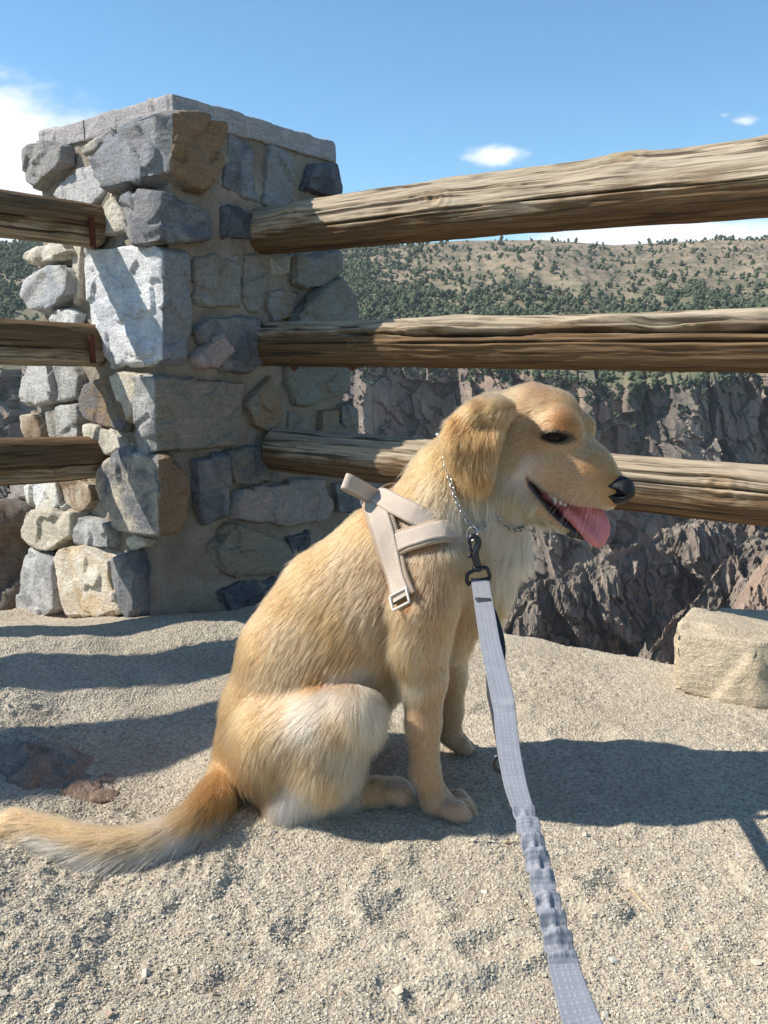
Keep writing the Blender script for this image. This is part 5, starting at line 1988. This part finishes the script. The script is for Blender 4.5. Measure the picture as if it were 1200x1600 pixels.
# chain collar
collar = thing('chain_collar', tuple(D3(735, 800, -0.05)), 'thin steel chain collar half buried in the neck fur', 'collar')
CH_N = [(700, 735), (707, 758), (714, 782), (725, 804), (739, 824)]
CH_F = [(741, 824), (752, 820), (763, 813), (772, 806)]
for path, hw in ((CH_N, 5), (CH_F, 5)):
    for (a, b) in zip(path[:-1], path[1:]):
        STRAP_SEGS.append((a[0], a[1], b[0], b[1], hw))
bm = bmesh.new()
NLs, NSs = 14, 6
vs = []
for i in range(NLs):
    a = 2 * math.pi * i / NLs
    cx, cy = 0.0052 * math.cos(a), 0.0030 * math.sin(a)
    nx, ny = math.cos(a), math.sin(a)
    for k in range(NSs):
        b = 2 * math.pi * k / NSs
        vs.append(bm.verts.new((cx + 0.00115 * math.cos(b) * nx, cy + 0.00115 * math.cos(b) * ny, 0.00115 * math.sin(b))))
for i in range(NLs):
    for k in range(NSs):
        f = bm.faces.new((vs[i * NSs + k], vs[((i + 1) % NLs) * NSs + k], vs[((i + 1) % NLs) * NSs + (k + 1) % NSs], vs[i * NSs + (k + 1) % NSs]))
        f.smooth = True
lk_me = bpy.data.meshes.new('chain_link')
bm.to_mesh(lk_me)
bm.free()
lk_me.materials.append(M_STEEL)


def chain_along(pts3, off):
    C, W, N2 = frame_on_body(pts3, off, 240)
    L = np.concatenate([[0], np.cumsum(np.linalg.norm(np.diff(C, axis=0), axis=1))])
    s, i = 0.0, 0
    while s < L[-1]:
        c = np.array([np.interp(s, L, C[:, k]) for k in range(3)])
        j = int(np.interp(s, L, np.arange(len(L))))
        t = C[min(j + 2, len(C) - 1)] - C[max(j - 2, 0)]
        t /= np.linalg.norm(t)
        n = N2[j]
        a = (0.7 if i % 2 else -0.7)
        w = np.cross(n, t)
        v = w * math.cos(a) + n * math.sin(a)
        u3 = np.cross(t, v)
        o = bpy.data.objects.new('chain_link', lk_me)
        COL.objects.link(o)
        M = Matrix((Vector(t), Vector(v), Vector(u3))).transposed().to_4x4()
        o.parent = collar
        o.matrix_local = Matrix.Translation(Vector(c) - WL[collar.name]) @ M
        s += 0.0068
        i += 1


near_arc = on_body(CH_N)
front = on_body(CH_F)
far_arc = mirror(on_body([(700, 735), (714, 782), (730, 810), (765, 830)]))
top_arc = [np.array([near_arc[0][0] - 0.012 * 0, y, near_arc[0][2] + 0.03]) for y in np.linspace(near_arc[0][1], far_arc[0][1], 6)[1:-1]]
chain_along(near_arc, np.interp(np.linspace(0, 1, 240), [0, 0.45, 1], [0.002, 0.009, 0.012])[:, None])
chain_along(front, np.interp(np.linspace(0, 1, 240), [0, 0.5, 1], [0.012, 0.008, -0.004])[:, None])
chain_along([front[-1]] + far_arc[::-1] + top_arc[::-1] + [near_arc[0]], 0.008)
rc = hit(738, 834)[0]
rc = at(738, 834, rc[1] - 0.018)
link('ring', tube('ring', ring_pts(rc, np.array([0.75, -0.5, 0.1]), np.array([0.1, 0.1, 1.0]), 0.0095), 0.0014, 8), M_STEEL, collar)

# ------------------------------------------------------------------ leash
leash = thing('leash', tuple(at(800, 1150, 1.0)), 'grey blue webbing leash with black snap hook clipped to the dog\'s collar', 'leash')
M_LEASH = webbing('grey_webbing', (0.262, 0.266, 0.284), (0.222, 0.226, 0.245), 400)
M_LEASH_D = webbing('dark_webbing', (0.045, 0.047, 0.055), (0.035, 0.036, 0.042), 400)
HY = rc[1] - 0.004
LE = [(750, 905, 14, HY), (757, 950, 15, HY - 0.145), (765, 1000, 15.7, HY - 0.245), (776, 1050, 17, HY - 0.325), (786, 1095, 18, HY - 0.388), (789, 1112, 17, HY - 0.392), (790, 1130, 17.5, HY - 0.408), (796, 1180, 18, HY - 0.455), (806, 1230, 18, HY - 0.487),
      (818, 1268, 17, HY - 0.522), (833, 1325, 18, HY - 0.572), (848, 1385, 19, HY - 0.612), (862, 1440, 20, HY - 0.645), (878, 1500, 23, HY - 0.675), (893, 1550, 27, HY - 0.70), (908, 1595, 30, HY - 0.718), (930, 1655, 33, HY - 0.735)]
LEa = smooth_path(LE, 520)
arcp = np.concatenate([[0], np.cumsum(np.hypot(np.diff(LEa[:, 0]), np.diff(LEa[:, 1])))])
C = np.array([at(x, y, Y_) for x, y, _, Y_ in LEa])
hwid = np.array([h_ * px_size(c) for (_, _, h_, _), c in zip(LEa, C)])
T = np.gradient(C, axis=0); T /= np.linalg.norm(T, axis=1, keepdims=True)
twist = np.interp(LEa[:, 1], [900, 1000, 1095, 1140, 1250, 1700], [0.10, 0.15, 0.5, 0.05, 0.12, 0.25])
Wv = np.stack([np.ones(len(C)), -twist, np.zeros(len(C))], 1)
Wv = Wv - T * (Wv * T).sum(1, keepdims=True)
Wv /= np.linalg.norm(Wv, axis=1, keepdims=True)
Nv = np.cross(Wv, T)
Nv[(Nv @ np.array([0, -1, 0.3])) < 0] *= -1
el_ = sstep(1258, 1275, LEa[:, 1]) * sstep(1520, 1495, LEa[:, 1])
ph = (LEa[:, 1] - 1262) / 27.5 * 2 * math.pi * (1 - (LEa[:, 1] - 1262) * 0.00035)
na_ = 25
jn = np.linspace(-1, 1, na_)
half = hwid * (1 + 0.07 * el_ * np.sin(ph))
me_st = strip_mesh('strap', C, Wv, Nv, half, 0.0024, na_, (0.62, 0.15))
co = np.empty(len(me_st.vertices) * 3, np.float32)
me_st.vertices.foreach_get('co', co)
co = co.reshape(len(C), 2 * na_, 3)
jj = np.concatenate([jn, jn[::-1]])
rp = (0.5 + 0.5 * np.cos(ph + 0.5 * np.sin(arcp / 31.0))) ** 1.5 * (0.8 + 0.2 * np.sin(arcp / 17.0))
amp = 0.0105 * el_[:, None] * rp[:, None] * (1 - 0.25 * np.abs(jj)[None] ** 3)
cen_ = 0.0022 * el_[:, None] * np.exp(-(jj[None] / 0.28) ** 2) * (1 - rp[:, None])
wrk = 0.0016 * el_[:, None] * vnoise(np.stack([np.repeat(arcp / 9.0, 2 * na_), np.tile(jj * 2.0, len(C)), np.zeros(len(C) * 2 * na_)], 1), 77).reshape(len(C), -1)
co = co + Nv[:, None] * (amp + cen_ + wrk)[..., None]
me_st.vertices.foreach_set('co', co.astype(np.float32).ravel())
me_st.update()
link('strap', me_st, M_LEASH, leash)
# second layer behind: the short traffic handle, seen edge-on
L2 = smooth_path([(754, 935, HY - 0.105), (765, 960, HY - 0.155), (774, 990, HY - 0.215), (777, 1015, HY - 0.260), (773, 1050, HY - 0.312), (776, 1090, HY - 0.368), (784, 1125, HY - 0.392), (792, 1165, HY - 0.430)], 90)
C2 = np.array([at(*q) for q in L2])
T2 = np.gradient(C2, axis=0); T2 /= np.linalg.norm(T2, axis=1, keepdims=True)
W2 = np.tile([0.85, 0.5, 0.0], (len(C2), 1)); W2 = W2 - T2 * (W2 * T2).sum(1, keepdims=True); W2 /= np.linalg.norm(W2, axis=1, keepdims=True)
link('handle', strip_mesh('handle', C2, W2, np.cross(W2, T2), 0.0095, 0.0022, 7), M_LEASH_D, leash)
# small black hook hanging beside the strap
hk = smooth_path([at(x, y, HY - 0.44) for x, y in ((790, 1180), (777, 1181), (770, 1190), (773, 1201), (783, 1208), (794, 1209))], 24)
link('ring', tube('ring', hk, 0.0024, 8), M_BLACKMETAL, leash)
# snap hook: bail, swivel, stem, curved jaw
yb = HY - 0.006
bail = smooth_path([at(x, y, yb) for x, y in ((733, 915), (729, 908), (730, 897), (737, 893), (746, 889), (756, 886), (762, 888), (766, 902), (763, 908))], 50)
link('bail', tube('bail', bail, 0.0027, 10), M_BLACKMETAL, leash)
bar = np.array([at(x, y, yb) for x, y in ((731, 911), (748, 907), (765, 903))])
link('bail_bar', tube('bail_bar', bar, 0.0024, 10), M_BLACKMETAL, leash)
link('swivel', sphere_mesh('swivel', at(746, 888, yb - 0.002), 0.0062, 20, 14, (1.2, 1, 0.85)), M_BLACKMETAL, leash)
jaw = smooth_path([at(x, y, yb - 0.003) for x, y in ((746, 884), (743, 872), (742, 864), (746, 855), (748, 848), (745, 840), (738, 837), (733, 842), (734, 850))], 60)
link('hook', tube('hook', jaw, np.interp(np.linspace(0, 1, 60), [0, 0.25, 0.6, 1], [0.0058, 0.0052, 0.0042, 0.0026]), 12), M_BLACKMETAL, leash)
gate = np.array([at(x, y, yb - 0.003) for x, y in ((734, 850), (735, 858), (740, 868))])
link('hook_gate', tube('hook_gate', gate, 0.0022, 8), M_BLACKMETAL, leash)
link('thumb_stud', sphere_mesh('thumb_stud', at(734, 869, yb - 0.004), 0.0030), M_BLACKMETAL, leash)
# ---- hair strands
tri = np.concatenate([Q_[:, [0, 1, 2]], Q_[:, [0, 2, 3]]])
ta, tb, tc_ = P_[tri[:, 0]], P_[tri[:, 1]], P_[tri[:, 2]]
area = 0.5 * np.linalg.norm(np.cross(tb - ta, tc_ - ta), axis=1)
tcen = (ta + tb + tc_) / 3
tnr = np.cross(tb - ta, tc_ - ta)
tnr /= np.linalg.norm(tnr, axis=1, keepdims=True) + 1e-12
view = tcen - CAM
view /= np.linalg.norm(view, axis=1, keepdims=True)
facing = -(tnr * view).sum(1)
tpx, tpy = proj_px(tcen)
dens = area * np.where(facing > -0.35, 1.0, 0.30)
headw = (tpx > 680) & (tpy < 860)
dens = dens * np.where(headw, 2.2, 1.0)
N_HAIR = 470000
rh = np.random.default_rng(5)
ti = rh.choice(len(tri), N_HAIR, p=dens / dens.sum())
u, v = rh.uniform(0, 1, (2, N_HAIR))
fl = u + v > 1
u[fl], v[fl] = 1 - u[fl], 1 - v[fl]
w0 = (1 - u - v)[:, None]
R0 = P_[tri[ti, 0]] * w0 + P_[tri[ti, 1]] * u[:, None] + P_[tri[ti, 2]] * v[:, None]
NN = NRM[tri[ti, 0]] * w0 + NRM[tri[ti, 1]] * u[:, None] + NRM[tri[ti, 2]] * v[:, None]
NN /= np.linalg.norm(NN, axis=1, keepdims=True) + 1e-12
hx, hyy = proj_px(R0)
flow, length, colr = coat(hx, hyy)
length = length / 1000.0
face_ = (hx > 770) & (hyy < 850)
length = np.where(face_, np.maximum(length * 1.25, 0.0045), length)
keep = np.ones(N_HAIR, bool)
keep &= ~(in_poly(hx, hyy, mpoly) & (R0[:, 1] < YM + hy(hx, -0.035)))
ed = np.linalg.norm(R0 - EYE, axis=1)
keep &= ~(np.hypot((hx - 868) / 22.0, (hyy - 683) / 7.5) < 1)
keep &= R0[:, 2] > ground_z(R0[:, 0], R0[:, 1], False) + 0.004
nose_c = D3(968, 763, hy(968))
keep &= ~((np.hypot((hx - 965) / 28.0, (hyy - 767) / 24.0) < 1) & (np.linalg.norm(R0 - nose_c, axis=1) < 0.034))
R0, NN, hx, hyy, flow, length, colr, ed = [a[keep] for a in (R0, NN, hx, hyy, flow, length, colr, ed)]
nH = len(R0)
length = length * np.clip(0.25 + (ed / 0.035), 0.25, 1)
# strap paths press the coat flat
if 'STRAP_SEGS' in globals():
    sd = np.full(nH, 1e9)
    for (ax_, ay_, bx_, by_, hw_) in STRAP_SEGS:
        ex, ey = bx_ - ax_, by_ - ay_
        t = np.clip(((hx - ax_) * ex + (hyy - ay_) * ey) / (ex * ex + ey * ey), 0, 1)
        sd = np.minimum(sd, np.hypot(hx - ax_ - t * ex, hyy - ay_ - t * ey) - hw_)
    near_side = R0[:, 1] < YM + 0.03
    press = np.where(near_side, sstep(0, -7, sd), 0)
    length = length * (1 - 0.75 * press)
else:
    press = np.zeros(nH)
F3 = np.stack([flow[:, 0], 0 * flow[:, 0], -flow[:, 1]], 1)
# along the tail the hair follows its own axis
tkd = kdtree.KDTree(len(TAIL3))
for i, p in enumerate(TAIL3):
    tkd.insert(p, i)
tkd.balance()
cand = np.where((hx < 420) & (hyy > 1170))[0]
for i in cand:
    co_, j, dd = tkd.find(R0[i])
    w = float(np.clip((j - 2) / 6.0, 0, 1)) if dd < 0.05 else 0.0
    if w > 0:
        low_ = R0[i][2] < co_[2] + 0.002
        F3[i] = F3[i] * (1 - w) + w * (TAILT[j] + np.array([0, 0, -0.30 if low_ else -0.05]))
        if low_:
            length[i] *= 1.5
        side_ = (R0[i][2] - co_[2]) / 0.02
        if 6 < j < 27:
            k_ = w * float(np.clip(-side_ * 1.2 + 0.25, 0, 1)) * 0.95
            colr[i] = colr[i] * (1 - k_) + np.array(WHITEC) * k_
F3[:, 1] -= 1.3 * np.exp(-(((hx - 552) / 45) ** 2 + ((hyy - 1062) / 30) ** 2)) * np.where(R0[:, 1] < YM, 1, -1)
# gentle swirls
sw = np.stack([vnoise(R0 / 0.06, 900 + k) for k in range(3)], 1)
F3 = F3 + (0.14 + 0.30 * sstep(0.024, 0.036, length))[:, None] * sw + 0.06 * np.stack([vnoise(R0 / 0.018, 910 + k) for k in range(3)], 1)
T3 = F3 - NN * (F3 * NN).sum(1, keepdims=True)
tl = np.linalg.norm(T3, axis=1, keepdims=True)
T3 = T3 / (tl + 1e-6)
T3 = T3 + 0.16 * rh.normal(size=T3.shape)
lift = 0.17 + 0.09 * rh.normal(size=nH)
lift = np.clip(lift, 0.04, 0.5) * (1 - 0.7 * press)
lift = lift * np.where(length < 0.008, 1.15, 1.0)
length = length * rh.uniform(0.60, 1.2, nH) * np.where(rh.uniform(0, 1, nH) < 0.05, 1.35, 1.0) * (1 + 0.15 * vnoise(R0 / 0.014, 930))
KP = 6
s = np.linspace(0, 1, KP)
S = s[None, :, None]
grav = np.array([0, 0, -1.0])
pos = R0[:, None] + length[:, None, None] * (T3[:, None] * S * (1 - 0.10 * S) + NN[:, None] * (lift[:, None, None] * (S * 1.25 - 0.85 * S ** 2)) + grav * (0.14 * S ** 2))
# clumps: tips gather towards a neighbour's tip
NCL = 30000
cid = rh.choice(nH, NCL, replace=False)
kd = kdtree.KDTree(NCL)
for i, c in enumerate(cid):
    kd.insert(R0[c], i)
kd.balance()
near = np.array([kd.find(p)[1] for p in R0.tolist()])
g = cid[near]
dgap = np.linalg.norm(R0 - R0[g], axis=1)
clm = (0.26 * np.clip(length / 0.02, 0.1, 1.0) * (dgap < 0.018) * rh.uniform(0.5, 1.0, nH))[:, None, None] * S ** 1.6
pos = pos + (pos[g] + (R0 - R0[g])[:, None] * 0.35 - pos) * clm
# nothing pokes through the earth
gh = ground_z(pos[..., 0], pos[..., 1], False) + 0.002
pos[..., 2] = np.maximum(pos[..., 2], gh)
# colour: clump tone, strand tone
ct = rh.normal(size=NCL)[near] * 0.10 + rh.normal(size=nH) * np.where(length < 0.013, 0.24, 0.13)
big_t = 0.10 * fbm(R0 / 0.035, 3, 950)
colr = colr * (1 + ct + big_t)[:, None]
er_ = np.hypot((hx - 870) / 25.0, (hyy - 683 - 0.10 * (hx - 870)) / 9.5)
for amp_, e0_, e1_, tone_ in ((0.28, 2.4, 1.0, (0.20, 0.12, 0.06)), (0.62, 1.28, 0.95, (0.06, 0.032, 0.017))):
    rimh = (amp_ * sstep(e0_, e1_, er_) * (ed < 0.06))[:, None]
    colr = colr * (1 - rimh) + np.array(tone_) * rimh
colr = np.clip(colr, 0.01, 0.95)
rad = np.full((nH, KP), 0.000145) * np.clip(length / 0.016, 0.55, 1.25)[:, None] * np.array([1.0, 1.0, 0.92, 0.78, 0.52, 0.15])[None]

# whiskers on the muzzle
wk = []
for (wx_, wy_, dx_, dz_, L_) in ((905, 770, -.5, -.8, .045), (915, 776, -.3, -.9, .05), (925, 778, -.1, -1, .04), (895, 762, -.7, -.6, .05), (885, 765, -.75, -.7, .055), (910, 762, -.6, -.5, .05),
                                 (925, 768, -.3, -.8, .045), (935, 780, 0, -1, .035), (898, 775, -.6, -.9, .05), (830, 790, -.3, -1, .06), (838, 800, -.15, -1, .05), (822, 775, -.5, -.9, .06), (878, 655, .3, .9, .03), (870, 654, .1, 1, .03)):
    p, n = hit(wx_, wy_)
    if p is None:
        continue
    d_ = np.array([dx_, -0.55, dz_]); d_ /= np.linalg.norm(d_)
    ss_ = np.linspace(0, 1, KP)[:, None]
    wk.append(p + L_ * (d_ * ss_ + n * 0.25 * ss_ + np.array([-0.15, 0, -0.30]) * ss_ ** 2))
pos = np.concatenate([pos, np.array(wk)])
colr = np.concatenate([colr, np.tile([0.9, 0.86, 0.8], (len(wk), 1))])
rad = np.concatenate([rad, np.tile(0.00020 * np.array([1, .95, .85, .7, .5, .2]), (len(wk), 1))])
nH = len(pos)
hc = bpy.data.hair_curves.new('fur')
hc.add_curves([KP] * nH)
hc.attributes['position'].data.foreach_set('vector', (pos.reshape(-1, 3) - np.array(dog_base)).astype(np.float32).ravel())
ra = hc.attributes.get('radius') or hc.attributes.new('radius', 'FLOAT', 'POINT')
ra.data.foreach_set('value', rad.astype(np.float32).ravel())
ca_ = hc.attributes.new('tint', 'FLOAT_COLOR', 'CURVE')
ca_.data.foreach_set('color', np.concatenate([colr, np.ones((nH, 1))], 1).astype(np.float32).ravel())
m = bpy.data.materials.new('golden_fur')
m.use_nodes = True
n_, l_ = m.node_tree.nodes, m.node_tree.links
n_.clear()
at_n = n_.new('ShaderNodeAttribute'); at_n.attribute_name = 'tint'
hb = n_.new('ShaderNodeBsdfHairPrincipled')
hb.parametrization = 'COLOR'
hb.inputs['Roughness'].default_value = 0.5
hb.inputs['Radial Roughness'].default_value = 0.55
hb.inputs['Coat'].default_value = 0.0
hb.inputs['Random Roughness'].default_value = 0.2
l_.new(at_n.outputs['Color'], hb.inputs['Color'])
om = n_.new('ShaderNodeOutputMaterial')
l_.new(hb.outputs[0], om.inputs[0])
hc.materials.append(m)
fur = bpy.data.objects.new('fur', hc)
COL.objects.link(fur)
fur.parent = dog
# ------------------------------------------------------------------ air
hz = box_mesh('haze', (0, 700, -90), ((1, 0, 0), (0, 1, 0), (0, 0, 1)), (9000, 3000, 640), 0)
m = bpy.data.materials.new('thin_air')
m.use_nodes = True
m.node_tree.nodes.clear()
pv = m.node_tree.nodes.new('ShaderNodeVolumePrincipled')
pv.inputs['Density'].default_value = 0.00008
pv.inputs['Color'].default_value = (0.86, 0.92, 1.0, 1)
pv.inputs['Anisotropy'].default_value = 0.1
om = m.node_tree.nodes.new('ShaderNodeOutputMaterial')
m.node_tree.links.new(pv.outputs[0], om.inputs['Volume'])
tag(link('haze', hz, m, recentre=False), 'thin blue air over the canyon', 'haze', kind='stuff')
